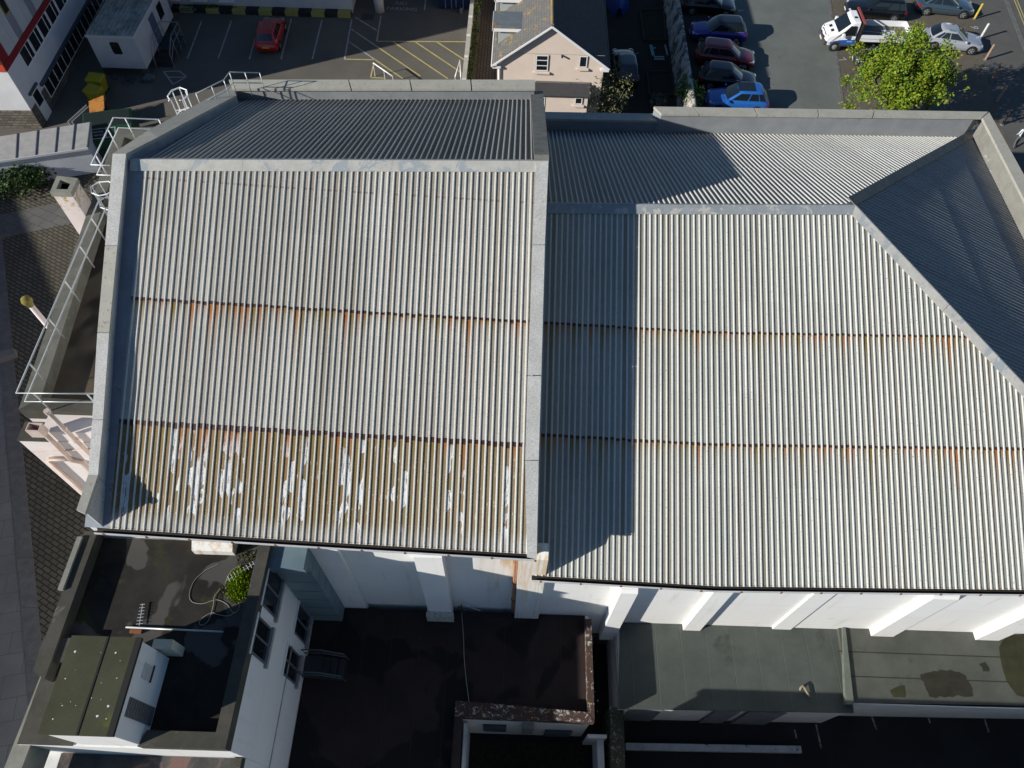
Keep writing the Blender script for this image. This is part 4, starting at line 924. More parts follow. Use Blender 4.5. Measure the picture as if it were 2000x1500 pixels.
# garden wall, low white wall, yard
f = MB(); a0, a1, a2, a3 = P(1191, 1380, .8), P(1218, 1384, .8), P(1222, 1530, .8), P(1194, 1530, .8)
f.prism([(a3.x, a3.y), (a2.x, a2.y), (a1.x, a1.y), (a0.x, a0.y)], -1.6, .8); thing('yard_wall', f, GREYLICH, 'rough lichened wall end between the light well and the yard', 'wall')
f = MB(); a, b = P(1222, 1456, -1.2), P(1565, 1462, -1.2); f.prism([(a.x, a.y - .16), (b.x, b.y - .16), (b.x, b.y + .1), (a.x, a.y + .1)], -1.55, -1.2)
thing('low_white_wall', f, worn('chipped_white_paint', (.62, .64, .66), (.50, .51, .52), 3, .8, .3, 20, (.15, .15, .14), (.62, .66), 3), 'long low white painted kerb wall in the dark front yard', 'kerb wall')
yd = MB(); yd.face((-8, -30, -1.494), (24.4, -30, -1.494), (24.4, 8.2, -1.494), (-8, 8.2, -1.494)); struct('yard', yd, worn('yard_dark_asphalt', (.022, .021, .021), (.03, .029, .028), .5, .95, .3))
yl_ = MB()
for a, b in (((1594, 1415), (1604, 1462)), ((1702, 1398), (1712, 1425)), ((1811, 1398), (1817, 1412)), ((1922, 1400), (1931, 1430)), ((1552, 1425), (1556, 1442))):
    a, b = P(*a, -1.488), P(*b, -1.488); yl_.beam(a, b, .07, .004)
struct('yard_markings', yl_, worn('worn_white_line', (.40, .40, .38), (.03, .03, .03), 6, .9, .3))
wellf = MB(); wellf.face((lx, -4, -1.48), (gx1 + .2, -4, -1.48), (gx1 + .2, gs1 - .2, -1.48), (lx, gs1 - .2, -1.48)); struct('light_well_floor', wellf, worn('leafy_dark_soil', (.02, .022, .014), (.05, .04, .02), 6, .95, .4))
for k in range(9):
    x, y = random.uniform(gx1 + .15, 4.6), random.uniform(4.6, 6.6); f = MB(); s_ = random.uniform(.03, .07); a_ = random.uniform(0, 3)
    f.hexa([(x + s_ * math.cos(a_ + t), y + s_ * 1.4 * math.sin(a_ + t), -1.49) for t in (0, 1.4, 3.1, 4.8)], [(x + s_ * math.cos(a_ + t) * .8, y + s_ * 1.3 * math.sin(a_ + t) * .8, -1.45) for t in (0, 1.4, 3.1, 4.8)])
    thing('litter_scrap', f, BIRD, 'pale litter scrap on the floor of the dark alley', 'litter', 'litter scraps in the alley')
# the building that stands south of the yard (outside the frame) and shades it
so_ = root('south_terrace', 'plain building south of the yard, beyond the lower edge of the picture', 'building', (12, -4, -1.5))
f = MB(); f.box(-.2, 40, -10, 1.75, -1.6, 5.7); part('wall', f, WHITE_WALL, so_); f = MB(); f.box(-.3, 40, -10, 1.85, 5.702, 5.85); part('roof', f, DKCONC, so_)
# the building across the western street (outside the frame) that shades the paving
we = root('street_block', 'tall building across the western street, left of the picture', 'building', (-52, 8, 0))
f = MB(); f.prism([(-95, -40), (-41.79, -40), (-41.79, -5.73), (-67.77, 31.67), (-95, 31.67)], -.2, 14.0); part('wall', f, worn('brick_block', (.3, .2, .15), (.26, .18, .14)), we); f = MB(); f.prism([(-95.2, -40.2), (-41.74, -40.2), (-41.74, -5.73), (-67.72, 31.72), (-95.2, 31.72)], 14.002, 14.03); part('roof', f, DKCONC, we)
# ================================================================ STREETS AND PARKING (structure)
def sheet(name, poly, z, mat):
    m_ = MB(); m_.face(*[(p[0], p[1], z) for p in poly]); return struct(name, m_, mat)
def paver_mat(name, c1, c2, mort, bw, bh, ang, weeds=None, mortar=.012):
    g = G(name, 0.92, 0.2); p = g.pos(); v = g.rot2(p, ang); bc, fac = g.brick(v, bw, bh, mortar)
    x, y, z = g.sep(bc); c = g.mix(x, c1, c2); c = g.mix(g.noise(p, 0.4, 4.0).ss(.35, .7) * .5, c, tuple(v_ * .5 for v_ in c1))
    if weeds: c = g.mix(g.noise(p, .9, 5.0, .7).ss(.62, .72) * .8, c, weeds)
    c = g.mix(fac, c, mort); c = g.mix(g.noise(p, 40., 3.).ss(.4, .75) * .35, c, tuple(v_ * .4 for v_ in c1)); g.col(c); g.bump(fac * -1.0, .4, .01); return g.m
BRICKP = paver_mat('brown_brick_paving', (.155, .14, .105), (.115, .105, .082), (.035, .032, .022), .42, .21, 28, (.06, .075, .018), .028)
BRICKS = paver_mat('small_brick_bays', (.19, .165, .13), (.15, .13, .10), (.08, .07, .055), .22, .11, 0, None, .012)
BRICKD = paver_mat('dark_brick_bays', (.07, .068, .062), (.055, .053, .05), (.03, .03, .028), .22, .11, 0)
FLAGS = paver_mat('grey_flagstones', (.17, .165, .15), (.14, .138, .128), (.05, .05, .045), .9, .6, 24)
TARMAC_G = worn('grey_green_tarmac', (.165, .180, .165), (.13, .142, .13), .35, .92, .3, 40, (.05, .053, .05), (.62, .75), .8)
TARMAC_S = worn('street_tarmac', (.12, .117, .108), (.10, .097, .09), .3, .92, .3, 40, (.05, .048, .045), (.6, .75), .7)
KERBS = worn('grey_kerbstone', (.17, .167, .157), (.12, .118, .11), 2.5, .9, .3)
def KX(y): return -24.53 + (17.57 - y) * .484
sheet('brick_paving', [(KX(-25), -25), (-12.9, -25), (-12.9, 36.5), (KX(36.5), 36.5)], .004, BRICKP)
km = MB()
for i in range(24):
    y0 = -20 + i * 2.2; y1 = y0 + 2.19; km.hexa([(KX(y0) - .75, y0, -.05), (KX(y0), y0, -.05), (KX(y1), y1, -.05), (KX(y1) - .75, y1, -.05)], [(KX(y0) - .75, y0, .03), (KX(y0), y0, .03), (KX(y1), y1, .03), (KX(y1) - .75, y1, .03)])
struct('kerb', km, KERBS)
sheet('street', [(KX(-30) - 10, -30), (KX(-30) - .74, -30), (KX(34) - .74, 34), (KX(34) - 10, 34)], .006, paver_mat('street_setts', (.225, .218, .205), (.20, .195, .184), (.13, .126, .118), 1.3, .9, -12, None, .015))
fa, fb, fc, fd = P(-40, 428), P(160, 386), P(160, 432), P(-40, 474)
sheet('flagstone_path', [fd, fc, fb, fa], .008, FLAGS)
f = MB(); a, b, c_, d_ = P(-6, 686, .35), P(27, 680, .35), P(28, 691, .35), P(-6, 703, .35); f.prism([(p.x, p.y) for p in (d_, c_, b, a)], .008, .35); thing('stone_bench', f, worn('bench_stone', (.21, .20, .195), (.17, .165, .16), 3), 'pale oblong stone bench on the shaded brick paving', 'bench')
# north car park markings
WLINE = worn('worn_white_marking', (.50, .50, .48), (.30, .30, .28), 3, .9, .4, 30, (.10, .10, .09), (.6, .68), 3)
YLINE = worn('worn_yellow_marking', (.55, .48, .20), (.42, .36, .15), 3, .9, .4, 30, (.15, .14, .09), (.62, .7), 3)
def lines(name, segs, mat, w_=.11, z=.012):
    m_ = MB()
    for a, b in segs:
        a, b = P(*a), P(*b); d = (b - a).normalized(); s = Vector((-d.y, d.x, 0)) * w_ / 2; m_.face(*[(p.x, p.y, z) for p in (a - s, b - s, b + s, a + s)]) if True else 0
    struct(name, m_, mat)
lines('bay_markings', [((394, 41), (366, 115)), ((452, 41), (426, 115)), ((503, 60), (487, 116)), ((569, 37), (549, 116)), ((629, 39), (610, 116)), ((687, 38), (673, 116)), ((686, 57), (742, 95)), ((682, 82), (730, 115)), ((694, 34), (738, 61)), ((744, 31), (736, 81)), ((832, -5), (829, 20)), ((320, 140), (350, 139)), ((350, 139), (364, 150)), ((364, 150), (338, 165)), ((320, 140), (338, 165)), ((328, 151), (362, 151))], WLINE)
lines('hatch_markings', [((742, 95), (821, 149)), ((730, 115), (787, 154)), ((673, 116), (732, 117)), ((736, 81), (917, 82)), ((768, 82), (875, 154)), ((811, 82), (910, 148)), ((853, 82), (913, 121)), ((724, 152), (750, 153)), ((729, 129), (724, 152))], YLINE, .12, .016)
for s_, px, py in (('NO', 784, 7), ('PARKING', 785, 18)):
    p = P(px, py); m_ = text_mesh(s_, .62, Matrix.Translation((p.x, p.y, .014)) @ Matrix.Rotation(R(-1.5), 4, 'Z') @ Matrix.Diagonal((.95, 1.0, 1, 1)))
    struct('no_parking_lettering', m_, WLINE)
f = MB(); c_ = P(718, 33); f.prism([(c_.x - .5, c_.y - .45), (c_.x + .5, c_.y - .45), (c_.x + .5, c_.y + .45), (c_.x - .5, c_.y + .45)], .004, .012); struct('drain_cover', f, plain('drain_iron', (.06, .058, .055), .7))
# right car park
sheet('car_park', [(11.4, 33), (24.0, 33), (22.9, 45.3), (25.2, 60), (26.5, 75), (11.4, 75)], .006, TARMAC_G)
sheet('brick_bays', [(11.6, 33), (16.9, 40), (16.6, 75), (11.6, 75)], .010, BRICKD)
sheet('brick_bays', [(24.0, 33), (32.2, 33), (34.0, 46.5), (36.2, 58.5), (37.5, 75), (26.2, 75), (25.05, 60), (22.95, 45.3)], .010, BRICKS)
sheet('pavement', [(32.2, 33), (36.0, 33), (38.0, 49.7), (39.4, 60), (40.3, 75), (37.5, 75), (36.2, 58.5), (34.0, 46.5)], .012, TARMAC_S)
km = MB(); kp = [(36.0, 33), (38.0, 49.7), (39.4, 60), (41.0, 75)]
for (x0, y0), (x1, y1) in zip(kp, kp[1:]): km.hexa([(x0, y0, -.02), (x0 + .35, y0, -.02), (x1 + .35, y1, -.02), (x1, y1, -.02)], [(x0, y0, .03), (x0 + .35, y0, .03), (x1 + .35, y1, .03), (x1, y1, .03)])
struct('kerb', km, KERBS)
km = MB(); kp = [(23.75, 33), (22.75, 45.3), (24.85, 60), (26.0, 75)]
for (x0, y0), (x1, y1) in zip(kp, kp[1:]): km.hexa([(x0, y0, -.02), (x0 + .22, y0, -.02), (x1 + .22, y1, -.02), (x1, y1, -.02)], [(x0, y0, .03), (x0 + .22, y0, .03), (x1 + .22, y1, .03), (x1, y1, .03)])
struct('kerb', km, KERBS)
sheet('road', [(36.3, 33), (60, 33), (60, 75), (41.3, 75), (39.7, 60), (38.3, 49.7)], .008, TARMAC_S)
m_ = MB()
for off in (.5, .72):
    for (x0, y0), (x1, y1) in zip([(36.3, 33), (38.3, 49.7), (39.7, 60), (41.3, 75)], [(38.3, 49.7), (39.7, 60), (41.3, 75)]): m_.face((x0 + off, y0, .014), (x0 + off + .09, y0, .014), (x1 + off + .09, y1, .014), (x1 + off, y1, .014))
struct('double_yellow_lines', m_, YLINE)
for s_, px, py, rt in (('6', 1904, 54, 82), ('5', 1914, 95, 82), ('4', 1924, 134, 82), ('7', 1644, 117, -60), ('4', 1444, 21, -60)):
    p = P(px, py); struct('bay_number', text_mesh(s_, .9, Matrix.Translation((p.x, p.y, .018)) @ Matrix.Rotation(R(rt), 4, 'Z')), WLINE)
# back yard of the house and its side alley
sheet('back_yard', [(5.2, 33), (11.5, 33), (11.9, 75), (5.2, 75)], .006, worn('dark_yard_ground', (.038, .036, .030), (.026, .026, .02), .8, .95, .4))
sheet('side_alley', [(-3.4, 33), (-1.2, 33), (-1.2, 75), (-3.4, 75)], .006, paver_mat('alley_bricks', (.12, .10, .085), (.09, .078, .066), (.04, .035, .03), .44, .22, 90, (.05, .05, .03), .03))
# ================================================================ CARS
TYRE = plain('tyre_rubber', (.014, .014, .014), .8); RIM = plain('alloy_rim', (.42, .43, .44), .35, .5, .6); LAMP = plain('headlamp_lens', (.55, .57, .6), .12, .6); TAIL = plain('tail_lamp_red', (.35, .012, .012), .2, .5); BLACKP = plain('black_plastic', (.015, .015, .016), .5)
PLATEW = plain('plate_white', (.7, .7, .7), .4); PLATEY = plain('plate_yellow', (.65, .45, .03), .4); CHROME = plain('chrome_trim', (.7, .7, .72), .2, .5, .8)
def carglass():
    g = G('car_glass', .05, .7); g.col((.008, .012, .015)); g.b.inputs['Coat Weight'].default_value = .5; return g.m
CGLASS = carglass()
def paint(name, c): return plain(name, c, .28, .5, 0.15, 1.0)
def car(label, px, py, rot, L, W, H, pm, kind='hatch', roofm=None, trim=False, group=None, z=0.012):
    pos = P(px, py, .75); pos.z = z; r_ = root('parked_car', label, 'car', pos, group)
    M = Matrix.Translation(pos) @ Matrix.Rotation(R(rot), 4, 'Z')
    def pt(name, mb, mat, smooth=False, par=None, merge=False, bevel=0):
        mb.v = [tuple(M @ Vector(v)) for v in mb.v]; return part(name, mb, mat, par or r_, smooth, bevel, merge=merge)
    hw0 = W / 2; bl = .62 * H
    rear = {'hatch': (.94, .98), 'estate': (.96, .98), 'sedan': (.88, .90), 'suv': (1.0, 1.02)}[kind]
    st = [(-.5, .74, .42, .62 * bl), (-.492, .86, .30, .80 * bl), (-.465, .95, .22, rear[0] * bl), (-.38, .985, .19, rear[1] * bl), (-.2, 1, .18, 1.0 * bl), (0, 1, .18, .985 * bl), (.16, 1, .18, .97 * bl), (.26, .99, .19, .93 * bl), (.36, .97, .2, .86 * bl), (.44, .92, .22, .77 * bl), (.478, .82, .26, .66 * bl), (.5, .62, .34, .52 * bl)]
    f = MB(); rows = []
    for x, hw, zb, zt in st:
        w_ = hw0 * hw; half = [(w_ * .86, zb), (w_ * .97, zb + .09), (w_, zb + (zt - zb) * .45), (w_ * .985, zb + (zt - zb) * .72), (w_ * .94, zt - .045), (w_ * .84, zt), (w_ * .45, zt + .025)]
        ring_ = [(x * L, y, z_) for y, z_ in half] + [(x * L, 0, zt + .032)] + [(x * L, -y, z_) for y, z_ in half[::-1]]
        rows.append(ring_)
    ids = f.grid([r2 + [r2[0]] for r2 in rows]); f.f.append([i for i in ids[0][:-1]]); f.f.append([i for i in ids[-1][:-1]][::-1])
    body = pt('body', f, pm, True, merge=True)
    xf0, xf1, xr1, xr0 = {'hatch': (.235, .04, -.36, -.47), 'estate': (.22, .05, -.42, -.485), 'sedan': (.21, .02, -.25, -.40), 'suv': (.23, .06, -.38, -.475)}[kind]
    xf0, xf1, xr1, xr0 = [v * L for v in (xf0, xf1, xr1, xr0)]; zb = bl * .97; zr = H - .05; wb, wt = hw0 * .90, hw0 * .72
    def lay(t): return (xf0 + (xf1 - xf0) * t, xr0 + (xr1 - xr0) * t, wb + (wt - wb) * t, zb + (zr - zb) * t)
    def rg(t, ins=0, dz=0):
        a, b, w_, z_ = lay(t); a -= ins; b += ins; w_ -= ins; z_ += dz; m_ = (a + b) / 2
        h = [(a, 0), (a - .03, w_ * .5), (a - .10, w_ * .84), (a - .24, w_ * .985), (m_ + .3, w_), (m_ - .3, w_), (b + .20, w_ * .985), (b + .08, w_ * .84), (b + .02, w_ * .5), (b, 0)]
        return [(x, y, z_) for x, y in h] + [(x, -y, z_) for x, y in h[-2:0:-1]]
    f = MB(); rr = [rg(0), rg(.5), rg(.93), rg(1.0, .05, .025), rg(1.0, .18, .045), rg(1.0, .34, .052)]
    ids = f.grid([r2 + [r2[0]] for r2 in rr]); f.f.append(ids[-1][:-1]); cabn = pt('cabin', f, roofm or pm, True, merge=True)
    def pane(t0, t1, fr, name='window', off=.008):
        f = MB(); g_ = []
        for i in range(4):
            t = t0 + (t1 - t0) * i / 3; g_.append([fr(t, k / 6) for k in range(7)])
        f.grid(g_); pt(name, f, CGLASS, True, cabn)
    def frontp(t, s):
        a, b, w_, z_ = lay(t); y = (s * 2 - 1) * w_ * .84; return (a - .10 * abs(s * 2 - 1) ** 2 * .9 + .012, y, z_ + .010)
    def rearp(t, s):
        a, b, w_, z_ = lay(t); y = (s * 2 - 1) * w_ * .80; return (b + .08 * abs(s * 2 - 1) ** 2 * .9 - .012, y, z_ + .010)
    pane(.06, .94, frontp, 'windscreen'); pane(.20 if kind != 'sedan' else .1, .9, rearp, 'rear_window')
    for sg in (1, -1):
        for s0, s1 in ((.02, .47), (.51, .80), (.83, .99)):
            def sidep(t, s, sg=sg, s0=s0, s1=s1):
                a, b, w_, z_ = lay(t); u = s0 + (s1 - s0) * s; x = (a - .22) + ((b + .16) - (a - .22)) * u; return (x, sg * (w_ + .008 - .012 * abs(u - .5) * 2 * w_), z_)
            pane(.12, .88, sidep, 'side_window')
        if trim:
            f = MB(); a, b, w_, z_ = lay(.09); f.beam((a - .25, sg * (w_ + .012), z_), (b + .2, sg * (w_ + .012), z_), .02, .03); pt('trim', f, CHROME, par=cabn)
        f = MB(); f.prism([(xf0 - .28, sg * (hw0 * .93)), (xf0 - .14, sg * hw0 * .93), (xf0 - .12, sg * (hw0 + .14)), (xf0 - .22, sg * (hw0 + .15))], bl - .02, bl + .11); pt('mirror', f, pm, bevel=.02)
        for xw in (.315 * L, -.30 * L):
            f = MB(); y = sg * (hw0 - .004); f.tube([(xw, y - sg * .02, .33), (xw, y + sg * .008, .33)], .375, 20); pt('wheel_arch', f, BLACKP)
            f = MB(); f.tube([(xw, y - sg * .20, .31), (xw, y + sg * .015, .31), (xw, y + sg * .02, .31)], [.31, .31, .27], 20); wh = pt('wheel', f, TYRE)
            f = MB(); f.tube([(xw, y + sg * .015, .31), (xw, y + sg * .028, .31)], [.215, .19], 18); rm_ = pt('rim', f, RIM, par=wh)
            sp = []
            for k in range(5):
                a_ = k * 1.2566 + .3; f = MB(); f.tube([(xw + math.cos(a_ + .6) * .13, y + sg * .022, .31 + math.sin(a_ + .6) * .13), (xw + math.cos(a_ + .6) * .13, y + sg * .034, .31 + math.sin(a_ + .6) * .13)], .055, 8); pt('rim_hole', f, TYRE, par=wh)
        zt = .74 * bl
        f = MB(); x = .452 * L; f.hexa([(x - .20, sg * hw0 * .905, zt - .07), (x + .10, sg * hw0 * .78, zt - .12), (x + .13, sg * hw0 * .52, zt - .11), (x - .05, sg * hw0 * .6, zt - .05)][::sg], [(x - .24, sg * hw0 * .93, zt + .03), (x + .09, sg * hw0 * .80, zt - .015), (x + .12, sg * hw0 * .52, zt - .015), (x - .08, sg * hw0 * .6, zt + .03)][::sg]); pt('headlight', f, LAMP)
        f = MB(); x = -.487 * L; zz = .78 * bl; f.hexa([(x - .035, sg * hw0 * .62, zz - .1), (x + .0, sg * hw0 * .90, zz - .1), (x + .2, sg * hw0 * .965, zz - .08), (x + .1, sg * hw0 * .6, zz - .08)][::sg], [(x - .02, sg * hw0 * .62, zz + .06), (x + .03, sg * hw0 * .90, zz + .08), (x + .22, sg * hw0 * .955, zz + .1), (x + .12, sg * hw0 * .6, zz + .08)][::sg]); pt('tail_light', f, TAIL)
    f = MB(); f.box(.489 * L, .505 * L, -hw0 * .5, hw0 * .5, .34, .46); pt('grille', f, BLACKP)
    f = MB(); f.box(.506 * L, .51 * L, -.26, .26, .36, .46); pt('number_plate', f, PLATEW)
    f = MB(); f.box(-.503 * L, -.496 * L, -.26, .26, .60 * bl, .60 * bl + .11); pt('number_plate', f, PLATEY)
    return r_
CARS_L = 'cars parked nose to the white yard wall'; 
def redp(): return paint('red_paint', (.42, .012, .014))
car('red hatchback parked alone in the marked north car park', 527, 60, 92, 3.95, 1.72, 1.48, redp())
car('violet-blue car with a black roof beside the white wall', 1404, 56, 178, 4.25, 1.8, 1.56, paint('violet_paint', (.025, .018, .26)), 'suv', paint('black_roof', (.006, .009, .012)), True)
car('dark red car between the violet car and the black car', 1418, 104, -8, 4.35, 1.8, 1.55, paint('dark_red_paint', (.17, .008, .018)), 'suv', None, True)
car('glossy black hatchback nosing out below the dark red car', 1423, 148, -8, 4.1, 1.76, 1.5, paint('black_paint', (.006, .007, .009)), 'hatch', None, True)
bc = car('bright blue car with a dark glass roof nearest the hall', 1441, 190, 179, 4.25, 1.80, 1.6, paint('bright_blue_paint', (.02, .13, .46)), 'hatch')
def roofpanel(c_, px, py, rot, L, W, H):
    pos = P(px, py, .75); M = Matrix.Translation((pos.x, pos.y, .012)) @ Matrix.Rotation(R(rot), 4, 'Z'); f = MB(); f.slab([(-.05 * L - .75, -W * .27, H - .008), (.05 * L, -W * .27, H - .02), (.05 * L, W * .27, H - .02), (-.05 * L - .75, W * .27, H - .008)][::1], .03)
    f.v = [tuple(M @ Vector((v[0], v[1], v[2] + .03))) for v in f.v]; part('glass_roof', f, CGLASS, c_)
roofpanel(bc, 1441, 190, 179, 4.25, 1.80, 1.6)
car('dark hatchback in the shaded back yard of the house', 1222, 124, 93, 4.1, 1.74, 1.5, paint('dark_slate_paint', (.02, .026, .034)))
car('black car cut by the top edge beside the white wall', 1385, 3, -5, 4.3, 1.8, 1.5, paint('black_paint', (.006, .007, .009)))
car('black estate car parked behind the flatbed truck', 1712, 12, 176, 4.6, 1.82, 1.5, paint('black_paint', (.006, .007, .009)), 'estate')
car('grey-blue car with bright alloy wheels at the top right', 1846, 4, -7, 4.6, 1.84, 1.42, paint('grey_blue_paint', (.045, .075, .10)), 'sedan')
car('silver saloon half hidden behind the yellow-green tree', 1862, 72, -10, 4.5, 1.8, 1.46, paint('silver_paint', (.36, .38, .42)), 'sedan')
car('dark grey car mostly hidden under the yellow-green tree', 1728, 112, 172, 4.3, 1.8, 1.48, paint('dark_slate_paint', (.02, .026, .034)))
# flatbed truck
tp = P(1690, 66, .9); tp.z = .012
tr = root('flatbed_truck', 'white and blue flatbed truck with open dropside bed', 'truck', tp)
TM = Matrix.Translation(tp) @ Matrix.Rotation(R(180), 4, 'Z')
def tpart(name, mb, mat, par=None, smooth=False, bevel=0, label=None):
    mb.v = [tuple(TM @ Vector(v)) for v in mb.v]; return part(name, mb, mat, par or tr, smooth, bevel, label)
TW = plain('truck_white', (.80, .81, .82), .3, .5, 0, .6); TB = plain('truck_blue', (.02, .10, .42), .35, .5); GREYP = plain('grey_bumper', (.06, .06, .065), .6)
prof = [(1.0, .48), (3.05, .42), (3.2, .62), (3.18, .95), (3.05, 1.12), (2.62, 1.30), (2.42, 1.38), (1.68, 2.10), (1.52, 2.20), (1.02, 2.24), (1.0, 2.1)]
def hwz(x, z): return (1.0 if z < 1.15 else 1.0 - (z - 1.15) * .17) * (1 - max(0, x - 2.5) * .18)
f = MB(); rows = []
for s in (-1, -.9, -.5, 0, .5, .9, 1): rows.append([(x - (abs(s) ** 3) * (.10 if x > 1.3 else 0), s * hwz(x, z), z) for x, z in prof])
ids = f.grid([r2 + [r2[0]] for r2 in rows]); f.f.append(ids[0][:-1]); f.f.append(ids[-1][:-1][::-1]); cabt = tpart('cab', f, TW, smooth=False, bevel=.05)
def tquad(name, pts, mat, par=None, th=.02, label=None): m_ = MB(); m_.slab(pts, th); return tpart(name, m_, mat, par, label=label)
tquad('windscreen', [(2.41, -.80, 1.415), (2.41, .80, 1.415), (1.74, .74, 2.075), (1.74, -.74, 2.075)], CGLASS, cabt, .03)
for sg in (1, -1):
    def sy(z, e=.012): return sg * (hwz(1, z) + e)
    q = [(2.16, sy(1.28), 1.28), (1.18, sy(1.28), 1.28), (1.22, sy(1.95), 1.95), (1.68, sy(1.95), 1.95)]
    tquad('side_window', q if sg < 0 else q[::-1], CGLASS, cabt)
    q = [(2.95, sg * .93, .62), (1.02, sy(.6, .010), .55), (1.02, sy(1.0, .010), 1.0), (2.2, sy(1.0, .010), .92)]
    tquad('blue_stripe', q if sg < 0 else q[::-1], TB, cabt)
    q = [(1.62, sy(.8, .03), .80), (1.22, sy(.8, .03), .80), (1.22, sy(.9, .03), .90), (1.62, sy(.9, .03), .90)]
    tquad('door_badge', q if sg < 0 else q[::-1], plain('pale_blue_badge', (.25, .38, .6), .4), cabt)
    q = [(2.1, sy(.5, .015), .46), (1.05, sy(.5, .015), .46), (1.05, sy(.6, .018), .60), (2.1, sy(.6, .018), .60)]
    tquad('side_skirt', q if sg < 0 else q[::-1], GREYP, cabt)
    m_ = MB(); m_.hexa([(2.72, sg * .90, .98), (3.12, sg * .72, .92), (3.14, sg * .45, .95), (2.9, sg * .55, 1.05)][::sg], [(2.66, sg * .93, 1.14), (3.02, sg * .74, 1.10), (3.05, sg * .45, 1.10), (2.85, sg * .5, 1.2)][::sg]); tpart('headlight', m_, plain('truck_lamp', (.03, .04, .06), .1, .6))
    m_ = MB(); m_.box(2.0, 2.2, min(sg * 1.08, sg * 1.28), max(sg * 1.08, sg * 1.28), 1.22, 1.5); tpart('mirror', m_, TW, bevel=.03)
    for xw in (2.35, -1.75):
        m_ = MB(); y = sg * .985; m_.tube([(xw, y - sg * .24, .36), (xw, y + sg * .03, .36), (xw, y + sg * .035, .36)], [.36, .36, .31], 20); wh = tpart('wheel', m_, TYRE)
        m_ = MB(); m_.tube([(xw, y + sg * .03, .36), (xw, y + sg * .05, .36), (xw, y + sg * .09, .36)], [.2, .19, .09], 16); tpart('rim', m_, RIM, wh)
        m_ = MB(); m_.tube([(xw, y - sg * .1, .37), (xw, y + sg * .012, .37)], .43, 20); tpart('wheel_arch', m_, GREYP) if xw > 0 else None
m_ = MB(); m_.box(2.95, 3.25, -.9, .9, .40, .74); tpart('bumper', m_, GREYP, bevel=.05)
m_ = MB(); m_.slab([(3.205, -.5, .76), (3.205, .5, .76), (3.12, .5, 1.06), (3.12, -.5, 1.06)], .03); tpart('grille', m_, BLACKP)
m_ = MB(); m_.box(3.255, 3.265, -.27, .27, .48, .60); tpart('number_plate', m_, PLATEW)
for s in (-.3, .3): m_ = MB(); m_.slab([(2.80, s - .14, 1.255), (2.80, s + .14, 1.255), (2.62, s + .14, 1.33), (2.62, s - .14, 1.33)], .03); tpart('bonnet_scoop', m_, BLACKP)
m_ = MB(); m_.box(1.2, 1.4, .1, .3, 2.235, 2.27); tpart('roof_beacon_mount', m_, BLACKP)
m_ = MB(); m_.box(-3.15, .80, -1.03, 1.03, .86, .96); bed = tpart('bed', m_, worn('truck_bed_floor', (.17, .16, .15), (.13, .12, .11), 2, .8, .3))
for sg in (1, -1): m_ = MB(); m_.box(-3.15, .72, min(sg * 1.0, sg * 1.06), max(sg * 1.0, sg * 1.06), .88, 1.38); sdp = tpart('side_board', m_, TW, bed); m_ = MB(); m_.box(-3.14, .72, min(sg * 1.062, sg * 1.075), max(sg * 1.062, sg * 1.075), 1.10, 1.14); tpart('groove', m_, plain('board_groove', (.4, .4, .4), .5), sdp)
m_ = MB(); m_.box(-3.22, -3.16, -1.03, 1.03, .88, 1.38); tpart('tailgate', m_, TW, bed)
HB = plain('headboard_black', (.02, .02, .022), .5)
for s in (-1.04, 1.04): m_ = MB(); m_.box(.78, .90, s - .05, s + .05, .6, 2.25); tpart('headboard_post', m_, HB)
m_ = MB(); m_.box(.80, .88, -1.0, 1.0, .9, 2.1); tpart('headboard_mesh', m_, HB)
m_ = MB(); m_.box(.76, .92, -1.1, 1.1, 2.252, 2.32); tpart('headboard_bar', m_, plain('red_brown_bar', (.30, .06, .05), .5))
m_ = MB(); m_.box(-1.2, .9, -.35, .35, .45, .80); m_.box(-3.1, -1.2, -.35, .35, .5, .80); tpart('chassis', m_, BLACKP)
m_ = MB(); m_.box(.55, .8, .95, 1.04, .5, .62); tpart('side_marker', m_, plain('amber_lens', (.6, .3, .02), .3))
def tthing(name, mb, mat, label, cat): mb.v = [tuple(TM @ Vector(v)) for v in mb.v]; return thing(name, mb, mat, label, cat)
m_ = MB(); m_.slab([(-1.25, -.45, .99), (-2.25, -.35, .99), (-2.25, .25, 1.0), (-1.25, .3, 1.0)][::-1], .02); tthing('white_board', m_, plain('board_white', (.7, .72, .75), .5), 'white square board lying in the open truck bed', 'board')
m_ = MB(); m_.tube([(.3, -.1, 1.05), (-1.1, .0, 1.02)], .025, 6); tthing('shovel_handle', m_, plain('pale_wood_pole', (.5, .48, .45), .6), 'pale pole lying between the bags and the white board', 'pole')
for k in range(5):
    m_ = MB(); x, y = random.uniform(.2, .6), random.uniform(-.75, .1); m_.lathe((x, y, .962), [(.12, 0), (.2, .08), (.19, .2), (.1, .3), (.03, .33)], 9); tthing('rubbish_bag', m_, plain('grey_bag', (.30, .32, .36), .5), 'crumpled grey bag heaped behind the truck cab', 'bag')['group'] = 'bags behind the cab'
